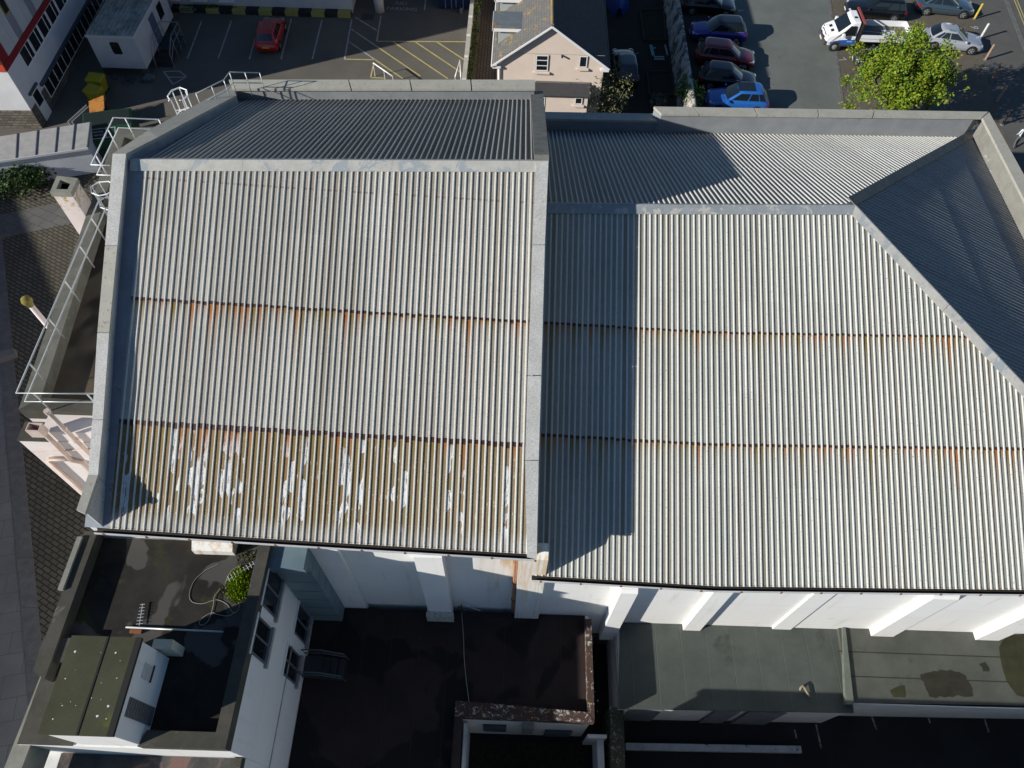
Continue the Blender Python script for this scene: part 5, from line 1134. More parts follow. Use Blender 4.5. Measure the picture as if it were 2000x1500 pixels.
# ================================================================ NORTH-WEST: tower block, cabin, bins, skip
def onplane(px, py, p0, n):
    w_ = ray(px, py); q = Vector(p0) - Vector((0, 0, HCAM)); return Vector((0, 0, HCAM)) + w_ * (q.dot(n) / w_.dot(n))
tc = P(82, 250, 0); tdir = (P(95, 2, 4.6) - P(11, 139, 4.6)); tdir.z = 0; tdir.normalize(); tn = Vector((tdir.y, -tdir.x, 0))
if tn.x < 0: tn = -tn
sdir = Vector((-tdir.y, tdir.x, 0)); sdir = sdir if sdir.x < 0 else -sdir                                   # along the south face, westwards
tw = root('tower_block', 'tall white and red clad block with a stone base in the top left corner', 'building', tc)
TH = 17.0
cladw = worn('white_cladding', (.50, .52, .52), (.44, .46, .46), .6, .6, .1)
f = MB(); q = [tc, tc + tdir * 32, tc + tdir * 32 + sdir * 20, tc + sdir * 20]; f.prism([(p.x, p.y) for p in q], 1.37, TH); part('wall', f, worn('tower_render', (.70, .71, .72), (.62, .63, .65), .6, .8, .1), tw)
STONE = paver_mat('stone_base', (.17, .15, .12), (.11, .10, .085), (.06, .055, .05), .5, .22, 0)
def stone_v():
    g = G('rubble_stone_base', .9, .2); p = g.pos(); x, y, z = g.sep(p); bc, fac = g.brick(g.comb(x + y, z), .45, .2, .02); bx, _, _ = g.sep(bc)
    c = g.mix(bx, (.20, .18, .145), (.11, .10, .085)); c = g.mix(fac, c, (.05, .045, .04)); g.col(c); return g.m
f = MB(); f.prism([(p.x, p.y) for p in (tc + tn * .04 - sdir * 0, tc + tdir * 32 + tn * .04, tc + tdir * 32 + sdir * 20, tc + sdir * 20 - tdir * .04, tc - tdir * .04 + tn * .04)], -.1, 1.365); part('stone_base', f, stone_v(), tw)
def epan(name, mat, pix=None, s0=0, s1=0, z0=0, z1=0, th=.04, par=None, off=0.0):
    """panel on the east face, from s0..s1 metres along it and z0..z1"""
    a, b = tc + tdir * s0 + tn * off, tc + tdir * s1 + tn * off
    f = MB(); f.hexa([Vector((p.x, p.y, z0)) for p in (a, a + tn * th, b + tn * th, b)], [Vector((p.x, p.y, z1)) for p in (a, a + tn * th, b + tn * th, b)]); return part(name, f, mat, par or tw)
def EW(px, py): q = onplane(px, py, tc, tn); return ((q - tc).dot(tdir), q.z)
RED = plain('tower_red', (.22, .014, .018), .5); GREYC = plain('tower_grey_panel', (.24, .245, .27), .5); OCH = plain('ochre_frame', (.35, .24, .02), .5)
zr0 = EW(20, 128)[1]; zr1 = zr0 + .42
epan('red_band', RED, s0=0, s1=32, z0=zr0, z1=zr1, th=.06)
epan('red_corner_panel', RED, s0=.0, s1=.9, z0=zr1 + .01, z1=zr1 + 2.6, th=.03)
each_s = .95
for k in range(9):
    s0 = .95 + k * 2.55
    epan('cladding_panel', cladw, s0=s0, s1=s0 + 1.05, z0=zr1 + .02, z1=TH - .2, th=.035); epan('cladding_panel', cladw, s0=s0 + 1.08, s1=s0 + 1.75, z0=zr1 + .02, z1=TH - .2, th=.035)
    epan('grey_panel', GREYC, s0=s0 + 1.79, s1=s0 + 2.5, z0=zr1 + .02, z1=zr1 + 1.5, th=.03)
    wf = epan('upper_window', OCH if k % 2 == 0 else WFRAME, s0=s0 + 1.79, s1=s0 + 2.5, z0=zr1 + 1.52, z1=zr1 + 3.0, th=.05); epan('pane', GLASS, s0=s0 + 1.87, s1=s0 + 2.42, z0=zr1 + 1.6, z1=zr1 + 2.92, th=.055, par=wf)
zw0 = zr0 - 1.15
for (a, b) in (((42, 95), (52, 92)), ((54, 88), (66, 72)), ((66, 66), (80, 46)), ((84, 42), (98, 20)), ((100, 12), (112, -8))):
    pass
for k in range(10):
    s0 = 2.0 + k * 1.62; wf = epan('window', WFRAME, s0=s0, s1=s0 + 1.5, z0=zw0, z1=zr0 - .01, th=.045)
    epan('pane', GLASS, s0=s0 + .03, s1=s0 + .88, z0=zw0 + .12, z1=zr0 - .04, th=.05, par=wf); epan('pane', GLASS, s0=s0 + .98, s1=s0 + 1.38, z0=zw0 + .12, z1=zr0 - .04, th=.05, par=wf)
gs, gzt = EW(106, 172); 
epan('ledge', plain('dark_ledge', (.06, .075, .09), .6), s0=2.2, s1=32, z0=1.62, z1=1.80, th=.18)
for k in range(16):
    s0 = 2.5 + k * .86; wf = epan('window', WFRAME, s0=s0, s1=s0 + .84, z0=.55, z1=1.6, th=.10); epan('pane', GLASS, s0=s0 + .04, s1=s0 + .80, z0=.62, z1=1.56, th=.105, par=wf)
dz = epan('door', WFRAME, s0=.75, s1=1.75, z0=.0, z1=2.0, th=.09); epan('pane', GLASS, s0=.85, s1=1.65, z0=1.0, z1=1.9, th=.095, par=dz)
epan('door_surround', plain('dark_ledge', (.06, .075, .09), .6), s0=.6, s1=1.9, z0=2.02, z1=2.15, th=.15)
# south face: lower sunny white strip with an orange-red band
f = MB(); a, b = tc - tdir * .045, tc + sdir * 20 - tdir * .045
for z0, z1, m_, nm in ((zr0, zr1 + .05, plain('orange_red_band', (.55, .07, .03), .5), 'red_band'), (zr1 + .06, TH - .2, RED, 'red_corner_panel')):
    f = MB(); f.hexa([Vector((p.x, p.y, z0)) for p in (b, b - tdir * .03, a - tdir * .03, a)][::-1], [Vector((p.x, p.y, z1)) for p in (b, b - tdir * .03, a - tdir * .03, a)][::-1]); part(nm, f, m_, tw)
f = MB(); f.prism([(p.x, p.y) for p in (tc + tn * .2 - tdir * .2, tc + tdir * 32 + tn * .2, tc + tdir * 32 + sdir * 20, tc + sdir * 20 - tdir * .2)], TH, TH + .3); part('roof', f, DKCONC, tw)
# portable cabin
cbx0, cbx1, cby0, cby1, cbz = -29.85, -26.65, 46.33, 53.0, 3.0
cb = root('portable_cabin', 'white portable cabin with ribbed grey roof beside the tower block', 'cabin', (-28.2, 49.5, 0))
CABW = worn('cabin_white', (.58, .61, .64), (.50, .53, .56), 1.0, .6, .15, 20, (.38, .38, .35), (.64, .76), 1.2)
f = MB(); f.box(cbx0, cbx1, cby0, cby1, .6, cbz - .06); cw_ = part('wall', f, CABW, cb)
f = MB(); xs_ = []; x = cbx0 - .05
while x < cbx1 + .05: xs_ += [(x, 0), (x + .05, .08), (x + .13, .08), (x + .18, 0)]; x += .30
f.grid([[(x, y, cbz + h) for x, h in xs_] for y in (cby0 - .06, cby0 + 2, cby0 + 4, cby1)]); part('roof', f, worn('cabin_roof_mossy', (.50, .51, .46), (.22, .225, .19), 1.5, .8, .3), cb)
f = MB(); f.box(cbx0 - .07, cbx1 + .07, cby0 - .07, cby0 + .0, cbz - .1, cbz + .05); f2 = MB(); f2.box(cbx1, cbx1 + .07, cby0 + .001, cby1, cbz - .1, cbz + .05); each('edge_trim', [f, f2], plain('cabin_trim', (.6, .62, .64), .5), cb)
a, b = PY(212, 82, cby0), PY(241, 106, cby0)
def rrect(x0, x1, z0, z1, y, r=.12):
    pts = []
    for cx_, cz2, a0 in ((x1 - r, z1 - r, 0), (x0 + r, z1 - r, 90), (x0 + r, z0 + r, 180), (x1 - r, z0 + r, 270)):
        for k in range(4): an = R(a0 + k * 30); pts.append((cx_ + r * math.cos(an), y, cz2 + r * math.sin(an)))
    return pts
f = MB(); f.slab(rrect(a.x, b.x, b.z, a.z, cby0 - .02), .03); part('window', f, GLASS, cb)
def boxon(parent, name, p0, p1, x, mat, th=.03):
    a, b = PX(*p0, x), PX(*p1, x); f = MB(); f.box(x, x + th, min(a.y, b.y), max(a.y, b.y), min(a.z, b.z), max(a.z, b.z)); return part(name, f, mat, parent)
f = MB(); f.box(cbx1, cbx1 + .04, 49.2, 50.15, .65, 2.6); part('door', f, plain('cabin_door_blue', (.09, .13, .20), .5), cb); f = MB(); f.box(cbx1, cbx1 + .03, 50.9, 51.8, 1.5, 2.5); part('window', f, GLASS, cb)
for x, y in ((cbx0 + .2, cby0 + .2), (cbx1 - .25, cby0 + .2), (cbx1 - .25, 49.5), (cbx1 - .25, 52.5)): f = MB(); f.box(x - .2, x + .2, y - .2, y + .2, 0, .598); part('block', f, DKCONC, cb)
cs = root('cabin_steps', 'grey metal landing and steps with handrails at the cabin door', 'steps', (-25.6, 49, 0))
STG = plain('galv_dull', (.28, .30, .31), .5, .5, .2)
f = MB(); f.box(cbx1 + .1, cbx1 + 1.5, 48.6, 50.4, .6, .66); part('landing', f, DKST, cs)
for k in range(4): f = MB(); f.box(cbx1 + .15, cbx1 + 1.3, 48.3 - k * .28, 48.56 - k * .28, .45 - k * .13, .49 - k * .13); part('tread', f, DKST, cs)
for x in (cbx1 + .14, cbx1 + 1.45):
    f = MB(); f.tube([(x, 50.4, 1.7), (x, 48.6, 1.7), (x, 47.5, 1.05), (x, 47.45, 0)], .025, 6); part('handrail', f, STG, cs); f = MB(); f.tube([(x, 50.4, 1.2), (x, 48.6, 1.2), (x, 47.5, .6)], .02, 6); part('mid_rail', f, STG, cs)
    for y, z in ((50.4, 1.7), (49.5, 1.7), (48.6, 1.7)): f = MB(); f.tube([(x, y, z), (x, y, 0)], .022, 6); part('post', f, STG, cs)
f = MB(); f.tube([(cbx1 + .14, 50.42, 1.7), (cbx1 + 1.45, 50.42, 1.7)], .025, 6); part('end_rail', f, STG, cs)
for k in range(12):
    x, y = random.uniform(-29.3, -26.2), random.uniform(45.5, 46.2); f = MB(); s_ = random.uniform(.1, .28); f.lathe((x, y, 0), [(s_, 0), (s_ * .9, s_ * .5), (s_ * .4, s_ * .9)], 6); thing('rubble_lump', f, plain('rubble_grey', (.06, .06, .058), .9), 'grey rubble lump heaped under the front of the cabin', 'rubble', 'rubble under the cabin')
f = MB(); a = P(292, 155); f.prism([(a.x - .35, a.y - .3), (a.x + .25, a.y - .35), (a.x + .35, a.y + .3), (a.x - .25, a.y + .35)], .0, .25); thing('plastic_crate', f, plain('crate_teal', (.10, .14, .15), .6), 'small grey-teal crate on the ground by the cabin corner', 'crate')
# yellow wheeled bins
YB = plain('bin_yellow', (.36, .31, .012), .45)
def wbin(px, py, label, rot):
    c = P(px, py, 1.2); r_ = root('wheeled_bin', label, 'bin', (c.x, c.y, 0)); M = Matrix.Translation((c.x, c.y, 0)) @ Matrix.Rotation(R(rot), 4, 'Z')
    def w(name, mb, mat): mb.v = [tuple(M @ Vector(v)) for v in mb.v]; return part(name, mb, mat, r_, bevel=.03)
    f = MB(); f.hexa([(-.38, -.30, .12), (.38, -.30, .12), (.38, .30, .12), (-.38, .30, .12)], [(-.55, -.40, 1.05), (.55, -.40, 1.05), (.55, .40, 1.05), (-.55, .40, 1.05)]); w('body', f, YB)
    f = MB(); f.hexa([(-.58, -.45, 1.06), (.58, -.45, 1.06), (.58, .43, 1.06), (-.58, .43, 1.06)], [(-.55, -.40, 1.14), (.55, -.40, 1.14), (.55, .38, 1.24), (-.55, .38, 1.24)]); w('lid', f, YB)
    for x in (-.4, .4):
        for y in (-.28, .28): f = MB(); f.tube([(x - .03, y, .08), (x + .03, y, .08)], .08, 10); w('wheel', f, TYRE)
wbin(184, 149, 'yellow wheeled bin nearer the cabin, behind another', -8); wbin(180, 172, 'yellow wheeled bin in front, nearest the orange-topped cage', -20)
# orange-topped cage
oc = P(188, 205, 1.5); cg = root('wire_cage', 'black wire cage topped with a stained orange sheet', 'cage', (oc.x, oc.y, 0))
def orange():
    g = G('stained_orange_sheet', .7, .3); p = g.pos(); v = g.vor(g.scl(p, (1, 1, 0)), .6)
    c = g.mix(g.noise(p, 3.5, 5.0, .7, .6).ss(.5, .62), (.55, .24, .05), (.34, .10, .035)); g.col(c); return g.m
f = MB(); q = [P(173, 197, 1.5), P(202, 186, 1.5), P(204, 215, 1.5), P(175, 223, 1.5)]; f.prism([(p.x, p.y) for p in q[::-1]], 1.47, 1.5); part('sheet_top', f, orange(), cg)
qc = sum(q, Vector()) / 4
for i in range(4):
    A, B = q[i], q[(i + 1) % 4]; f = MB(); f.tube([(A.x, A.y, 0), (A.x, A.y, 1.62)], .03, 6); part('post', f, plain('cage_black', (.02, .02, .022), .5), cg)
    for z in (.3, .7, 1.1): f = MB(); f.tube([(A.x, A.y, z), (B.x, B.y, z)], .02, 5); part('bar', f, plain('cage_black', (.02, .02, .022), .5), cg)
f = MB(); f.prism([(qc.x + (p.x - qc.x) * .9, qc.y + (p.y - qc.y) * .9) for p in q[::-1]], .05, 1.2); part('load', f, plain('cage_load', (.03, .03, .032), .8), cg)
bd = P(152, 222, .9); f = MB()
for k in range(2):
    f = MB(); o_ = k * .28 + .1; f.slab([(bd.x - .35 + o_, bd.y - .9, .05), (bd.x + .25 + o_, bd.y + .9, .05), (bd.x + .15 + o_, bd.y + .9, .95), (bd.x - .45 + o_, bd.y - .9, .95)][::-1], .04); thing('insulation_board', f, plain('panel_white', (.34, .35, .36), .5), 'white board leaning beside the orange-topped cage', 'board', 'white boards beside the cage')
# green waste container with its sign
gsr = gsr_ = root('waste_container', 'large dark green waste container with a black and white sign', 'waste container', (-26, 38, 0))
GRN = worn('container_green', (.012, .075, .035), (.010, .055, .028), 2, .5, .2)
ga_, gb_, gc_, gd_ = P(167, 240, 1.9), P(205, 216, 1.9), P(262, 232, 1.9), P(232, 252, 1.9)
gy0 = 36.8; f = MB(); x0, x1 = -27.3, -24.3
f.prism([(x0, gy0), (x1, gy0), (x1, gy0 + 2.3), (x0, gy0 + 2.3)], .1, [1.35, 1.35, 1.9, 1.9]); part('body', f, GRN, gsr, bevel=.03)
f = MB(); f.slab([(x0 + .1, gy0 + 1.1, 1.64), (x1 - .1, gy0 + 1.1, 1.64), (x1 - .1, gy0 + 2.2, 1.905), (x0 + .1, gy0 + 2.2, 1.905)], .02); part('lid', f, plain('container_lid', (.012, .02, .018), .5), gsr)
sl = (1.9 - 1.35) / 2.3; M_ = Matrix.Translation((x0 + 1.0, gy0 + .55, 1.35 + .55 * sl + .012)) @ Matrix.Rotation(math.atan(sl), 4, 'X')
def spanel(name, w_, h_, z, mat, dx=0): f = MB(); f.box(dx - w_ / 2, dx + w_ / 2, -h_ / 2, h_ / 2, z, z + .006); f.v = [tuple(M_ @ Vector(v)) for v in f.v]; return part(name, f, mat, gsr)
sg_ = spanel('sign_border', 2.0, .78, 0.01, plain('sign_white', (.6, .62, .6), .5)); spanel('sign_field', 1.35, .70, .017, plain('sign_black', (.012, .012, .014), .5), -.27); spanel('sign_field', .5, .70, .017, GRN, .70)
for i, s_ in enumerate(('COMMERCIAL', 'WASTE SERVICES')):
    m_ = text_mesh(s_, .17, M_ @ Matrix.Translation((-.27, .13 - i * .26, .026))); part('lettering', m_, plain('sign_white', (.6, .62, .6), .5), gsr)
gsr.rotation_euler = (0, 0, R(14)); gsr.location = (-26.7, 38.75, 0)
# low lead-roofed store with a bush in front
sh = root('lead_roofed_store', 'long low white store with a standing-seam lead roof', 'store', (-28, 36, 0))
s_ = [P(-60, 276, 2), P(178, 238, 2), P(172, 288, 2), P(-60, 322, 2)]
f = MB(); f.prism([(p.x, p.y) for p in (s_[3] + Vector((0, .1, 0)), s_[2] + Vector((-.1, .1, 0)), s_[1] + Vector((-.1, -.1, 0)), s_[0] + Vector((0, -.1, 0)))], 0, 1.88); part('wall', f, worn('store_render', (.55, .58, .62), (.46, .49, .53), .8, .8, .15, 20, (.3, .3, .28), (.62, .75), 1), sh)
f = MB(); f.prism([(p.x, p.y) for p in (s_[3], s_[2], s_[1], s_[0])], 1.882, 2.0); rf_ = part('roof', f, worn('lead_sheet', (.42, .42, .40), (.33, .33, .32), 2.0, .7, .2, 30, (.22, .21, .19), (.64, .72), 1.8), sh)
for t in (.06, .225, .39, .555, .72, .865, .995):
    a, b = s_[3].lerp(s_[2], t), s_[0].lerp(s_[1], t); f = MB(); f.beam((a.x, a.y, 2.02), (b.x, b.y, 2.02), .06, .05); part('seam', f, plain('lead_dark', (.06, .075, .10), .6), rf_)
f = MB(); a, b = s_[3], s_[2]; f.beam((a.x, a.y - .03, 1.93), (b.x, b.y - .03, 1.93), .05, .14); part('fascia', f, plain('store_fascia', (.5, .53, .56), .6), sh)
pa = MB(); pa.prism([(p.x, p.y) for p in (P(-40, 404), P(205, 330), P(205, 345), P(130, 360), P(-40, 398))][::-1], -.05, .5) if False else None
# foliage -----------------------------------------------------------
def foliage(mb, c, r, n_, leaf, squash=1.0, inner=.35, droop=.0):
    for i in range(n_):
        d = Vector((random.gauss(0, 1), random.gauss(0, 1), random.gauss(0, 1) * squash)).normalized()
        p = Vector(c) + Vector((d.x * r[0], d.y * r[1], d.z * r[2])) * (inner + (1 - inner) * random.random() ** .6)
        a = Vector((random.gauss(0, 1), random.gauss(0, 1), random.gauss(0, .6) - droop)).normalized(); b = a.cross(Vector((random.gauss(0, 1), random.gauss(0, 1), random.gauss(0, 1)))).normalized()
        l = leaf * random.uniform(.6, 1.35); w_ = l * random.uniform(.35, .55)
        mb.face(p - b * w_ * .2, p + a * l * .5 + b * w_, p + a * l, p + a * l * .5 - b * w_)
def limb(mb, p, d, l, r, depth, tips, bend=.45, split=3):
    p = Vector(p); pts = [p]; q = p; dd = Vector(d).normalized()
    for k in range(4): dd = (dd + Vector((random.gauss(0, .12), random.gauss(0, .12), random.gauss(0, .08)))).normalized(); q = q + dd * l / 4; pts.append(q)
    mb.tube(pts, [r, r * .9, r * .8, r * .7, r * .6], 6 if r > .04 else 4, cap=False)
    if depth == 0: tips.append(q); return
    for k in range(split):
        nd = (dd + Vector((random.gauss(0, bend), random.gauss(0, bend), random.gauss(0, bend * .5) + .1))).normalized(); limb(mb, pts[random.choice((2, 3, 4, 4))], nd, l * random.uniform(.6, .8), r * .58, depth - 1, tips, bend, split)
BARK = worn('grey_bark', (.16, .14, .11), (.10, .088, .07), 4, .9, .3)
def bush(label, cat, cx_, cy_, z, r, h, n_, leaf, mat, name='shrub', stems=6):
    r_ = root(name, label, cat, (cx_, cy_, z)); f = MB(); tips = []
    for k in range(stems): a = 6.283 * k / stems + random.random(); limb(f, (cx_ + .1 * math.cos(a), cy_ + .1 * math.sin(a), z), (math.cos(a) * .5 * r / h, math.sin(a) * .5 * r / h, 1), h * .55, .035, 1, tips, .5, 3)
    part('stems', f, BARK, r_); f = MB()
    for t in tips: foliage(f, t, (r * .42, r * .42, h * .26), max(8, n_ // len(tips)), leaf)
    part('leaves', f, mat, r_); return r_
DKLEAF = leaf_mat('dark_bush_leaves', [(.020, .045, .012), (.035, .075, .02), (.06, .10, .03), (.05, .08, .02)])
c_ = P(58, 318, .8); bush('spreading dark green bush in front of the low lead-roofed store', 'bush', c_.x - .3, c_.y - 1.0, 0, 2.6, 1.5, 5200, .14, DKLEAF, stems=11)
c_ = P(8, 352, .4); bush('small low dark bush at the left edge before the store', 'bush', c_.x, c_.y, 0, 1.1, .9, 900, .14, DKLEAF)
c_ = P(198, 392, 1.0); bush('grey-green scrubby plant at the foot of the square chimney', 'bush', c_.x, c_.y, 0, .8, 1.6, 500, .12, leaf_mat('scrub_leaves', [(.06, .07, .03), (.10, .10, .05)]))
# ================================================================ TOP: white building, pillar, container, kerb, rails, fence
tb = root('long_white_building', 'long white building along the top edge above a black and yellow kerb', 'building', (-20, 58, 0))
f = MB(); f.box(-40, -13.45, 55.2, 66, 0, 7); part('wall', f, worn('top_white_render', (.58, .60, .62), (.50, .52, .54), .7, .8, .15, 20, (.35, .35, .33), (.62, .76), .9), tb)
f = MB(); f.box(-13.448, -10.4, 58.6, 66, 0, 7); part('wall', f, plain('shaded_recess', (.05, .045, .04), .8), tb); f = MB(); f.box(-40, -10.4, 55.0, 66, 7.002, 7.3); part('roof', f, DKCONC, tb)  # recess wall: its shade is put into the dark colour
for a_, b_ in ((338, 352), (376, 404), (430, 458)):
    x0, x1 = PY(a_, 5, 55.15).x, PY(b_, 5, 55.15).x; f = MB(); f.box(x0, x1, 55.14, 55.199, .75, 2.2); w_ = part('window', f, WFRAME, tb); f = MB(); f.box(x0 + .08, x1 - .08, 55.12, 55.139, .85, 2.1); part('pane', f, GLASS, w_); f = MB(); f.box(x0 - .08, x1 + .08, 55.05, 55.138, .62, .74); part('sill', f, WFRAME, w_)
f = MB(); c_ = P(741, 27); f.lathe((c_.x, c_.y + .35, 0), [(.36, 0), (.38, .8), (.48, 2.0), (.55, 4.0)], 18); thing('white_pillar', f, worn('pillar_white', (.62, .62, .60), (.54, .54, .52), 2), 'tapering round white pillar at the corner of the long building', 'pillar', smooth=True)
def stripes():
    g = G('black_yellow_kerb', .8, .3); x, y, z = g.sep(g.pos()); t = ((x + 13.45) / 2.05).frac(); c = g.mix(t.gt(.5), (.018, .018, .018), (.36, .34, .10)); g.col(g.mix(g.noise(g.pos(), 8.).ss(.45, .7) * .4, c, (.1, .1, .09))); return g.m
f = MB(); f.box(-27.4, -13.45, 54.55, 55.19, -.05, .34); thing('painted_kerb', f, stripes(), 'long kerb painted in black and yellow blocks below the white building', 'kerb')
tuft('low dark weeds growing along the top of the striped kerb', 'weeds', -24.5, 54.9, .34, 2.2, .2, .25, 350, DKLEAF, name='kerb_weeds', lf=.08)
for px in (362, 376): f = MB(); c_ = P(px, 25, .1); f.tube([(c_.x + .33 * math.cos(t * .4), c_.y + .2 * math.sin(t * .4), .36) for t in range(17)], .04, 6); thing('coiled_hose', f, plain('hose_blue_grey', (.10, .13, .16), .6), 'coil of blue-grey hose lying on the striped kerb', 'hose', 'hose coils by the kerb')
ct = root('blue_container', 'dark blue shipping container with bar-locked doors at the top edge', 'container', (-5.4, 58, 0)); CB = worn('container_blue', (.012, .03, .10), (.010, .024, .08), 1.5, .5, .15)
f = MB(); f.box(-6.75, -4.25, 56.2, 62.2, .1, 2.5); part('body', f, CB, ct, bevel=.02)
for x in (-6.2, -5.72, -5.36, -4.8): f = MB(); f.tube([(x, 56.15, .12), (x, 56.15, 2.4)], .03, 6); part('lock_bar', f, plain('lock_bar_grey', (.25, .28, .33), .5), ct)
f = MB(); f.box(-6.55, -6.35, 56.17, 56.199, .8, 1.2); part('vent_panel', f, plain('container_patch', (.10, .14, .12), .6), ct)
f = MB(); c_ = P(901, 24); f.box(c_.x - .12, c_.x + .12, c_.y - .2, c_.y + .2, 0, .25); thing('concrete_block', f, plain('block_grey', (.25, .24, .22), .9), 'small pale concrete block on the tarmac before the blue container', 'block')
def rail2(label, pts, posts):
    r_ = root('stair_railing', label, 'railing', pts[0]); PW = plain('pinkish_white_rail', (.62, .56, .54), .5)
    f = MB(); f.tube(pts, .045, 8); part('top_rail', f, WHITERAIL, r_, smooth=True)
    for a, b in posts: f = MB(); f.tube([a, b], .035, 6); part('post', f, PW, r_)
a, b = P(729, 123, 1.05), P(767, 149, 1.0); rail2('white sloping handrail with a rusty panel beside the yellow hatching', [a, b], [(a, (a.x, a.y, -.0)), (a.lerp(b, .55), (a.lerp(b, .55).x, a.lerp(b, .55).y, 0)), (b, (b.x, b.y, 0))])
a, b = P(898, 117, 1.05), P(889, 150, .9); c2 = P(900, 150, .9); rail2('white angled handrail near the foot of the pale boundary wall', [b, a, c2], [(a, (a.x, a.y, 0)), (b, (b.x, b.y, 0)), (c2, (c2.x, c2.y, 0))])
fw = root('boundary_wall', 'pale narrow boundary wall between the car park and the brick alley', 'wall', (-3.9, 50, 0))
f = MB(); f.box(-4.05, -3.85, 36, 54.6, -.1, 1.7); part('wall', f, worn('boundary_block', (.40, .40, .36), (.30, .30, .26), 1.8, .9, .25, 30, (.14, .14, .09), (.58, .7), 1.0), fw); f = MB(); f.box(-4.1, -3.8, 36, 54.6, 1.702, 1.78); part('coping', f, worn('boundary_coping', (.46, .45, .40), (.36, .35, .31), 2.5, .9, .3), fw)
for y in (44.5, 47.2, 49.8, 52.2): f = MB(); f.box(-4.10, -3.80, y - .06, y + .06, 0, 1.85); part('post', f, plain('post_white', (.6, .6, .58), .6), fw)
HEDGE = leaf_mat('hedge_leaves', [(.02, .035, .008), (.04, .07, .012), (.07, .09, .02)])
hd = root('ivy_hedge', 'dark ivy hedge trailing along the alley side of the boundary wall', 'hedge', (-3.5, 50, 0)); f = MB()
y = 43.5
while y < 66: foliage(f, (-3.62 + random.gauss(0, .08), y, random.uniform(.5, 1.5) + (.4 if y > 53 else 0)), (.26, .5, .6), 130, .10); y += .45
part('leaves', f, HEDGE, hd); f = MB()
for y in range(44, 66, 3): f.tube([(-3.7, y, 0), (-3.68, y + .3, 1.5)], .03, 5)
part('stems', f, BARK, hd)
# ================================================================ GABLED HOUSE
GY = 41.0
ho = root('gabled_house', 'cream gabled house with slate roof, dormers and orange lichen', 'house', (1.75, 46, 0))
hz_e = 5.45; e0 = PY(962, 121, GY); e1 = PY(1190, 128, GY); ap = PY(1079, 45, GY)
xL, xR, xM = e0.x + .28, e1.x - .32, ap.x; zE = (e0.z + e1.z) / 2; zA = ap.z
CREAM = worn('cream_render', (.76, .64, .545), (.70, .585, .495), .8, .85, .08, 25, (.58, .48, .40), (.66, .8), 1.0)
sl = (zA - zE) / (xM - e0.x)
f = MB(); pr = [(xL, -0.1), (xR, -.1), (xR, zE + .1), (xM, zA - .22), (xL, zE + .1)]
lo = [f.pt((x, GY, z)) for x, z in pr]; hi = [f.pt((x, 64, z)) for x, z in pr]; f.f.append(lo); f.f.append(hi[::-1])
for i in range(5): j = (i + 1) % 5; f.f.append([lo[j], lo[i], hi[i], hi[j]])
part('wall', f, CREAM, ho)
def slate(lit_lichen):
    g = G('slate_roof' + ('_lichen' if lit_lichen else ''), .75, .3); p = g.pos(); x, y, z = g.sep(p); bc, fac = g.brick(g.comb(y, x * 1.25), .28, .19, .012); bx, _, _ = g.sep(bc)
    c = g.mix(bx, (.165, .16, .15) if lit_lichen else (.055, .06, .068), (.135, .13, .125) if lit_lichen else (.04, .045, .052)); c = g.mix(fac * .8, c, (.06, .06, .058) if lit_lichen else (.02, .022, .026))  # shade of the east slope put into darker slate tones, sunlit west paler
    if lit_lichen: c = g.mix(g.noise(g.scl(p, (1.0, .75, 1.0)), 1.9, 5., .75, .4).ss(.56, .64), c, (.36, .22, .04))
    g.col(c); g.bump(fac * -1.0, .4, .01); return g.m
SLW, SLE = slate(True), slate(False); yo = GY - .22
f = MB(); f.slab([(xM, yo, zA), (xM, 64, zA), (e0.x, 64, zE), (e0.x, yo, zE)], .1); rw = part('roof', f, SLW, ho, label='west roof slope spotted with orange lichen')
f = MB(); f.slab([(xM + .002, yo, zA), (e1.x, yo, zE - .02), (e1.x, 64, zE - .02), (xM + .002, 64, zA)], .1); re_ = part('roof', f, SLE, ho, label='dark shaded east roof slope')
f = MB(); f.tube([(xM, yo, zA + .03), (xM, 64, zA + .03)], .09, 8); part('ridge_tiles', f, worn('ridge_tile_lichen', (.22, .19, .14), (.42, .24, .05), 1.6, .9, .3), ho)
WB = plain('white_bargeboard', (.78, .78, .78), .45)
f = MB(); f.beam((e0.x, yo - .03, zE - .10), (xM, yo - .03, zA - .10), .05, .10); part('bargeboard', f, WB, ho); f = MB(); f.beam((xM, yo - .035, zA - .10), (e1.x, yo - .035, zE - .12), .05, .13); part('bargeboard', f, WB, ho)
for x, sgn in ((e0.x, -1), (e1.x, 1)):
    f = MB(); f.tube([(x + sgn * .05, yo - .05, zE - .14), (x + sgn * .05, 64, zE - .14)], .045, 8); part('gutter', f, WB if sgn < 0 else plain('gutter_dark', (.05, .05, .05), .5), ho); f = MB(); f.box(min(x - sgn * .5, x), max(x - sgn * .5, x), yo + .03, yo + .25, zE - .32, zE - .18); part('soffit_end', f, WB, ho)
f = MB(); f.tube([(xL + .12, GY - .08, zE - .4), (xL + .12, GY - .08, 0)], .05, 8); f.tube([(xL + .0, GY - .06, zE - .25), (xL + .0, GY - .06, 0)], .035, 8) if False else None; part('downpipe', f, WB, ho, smooth=True)
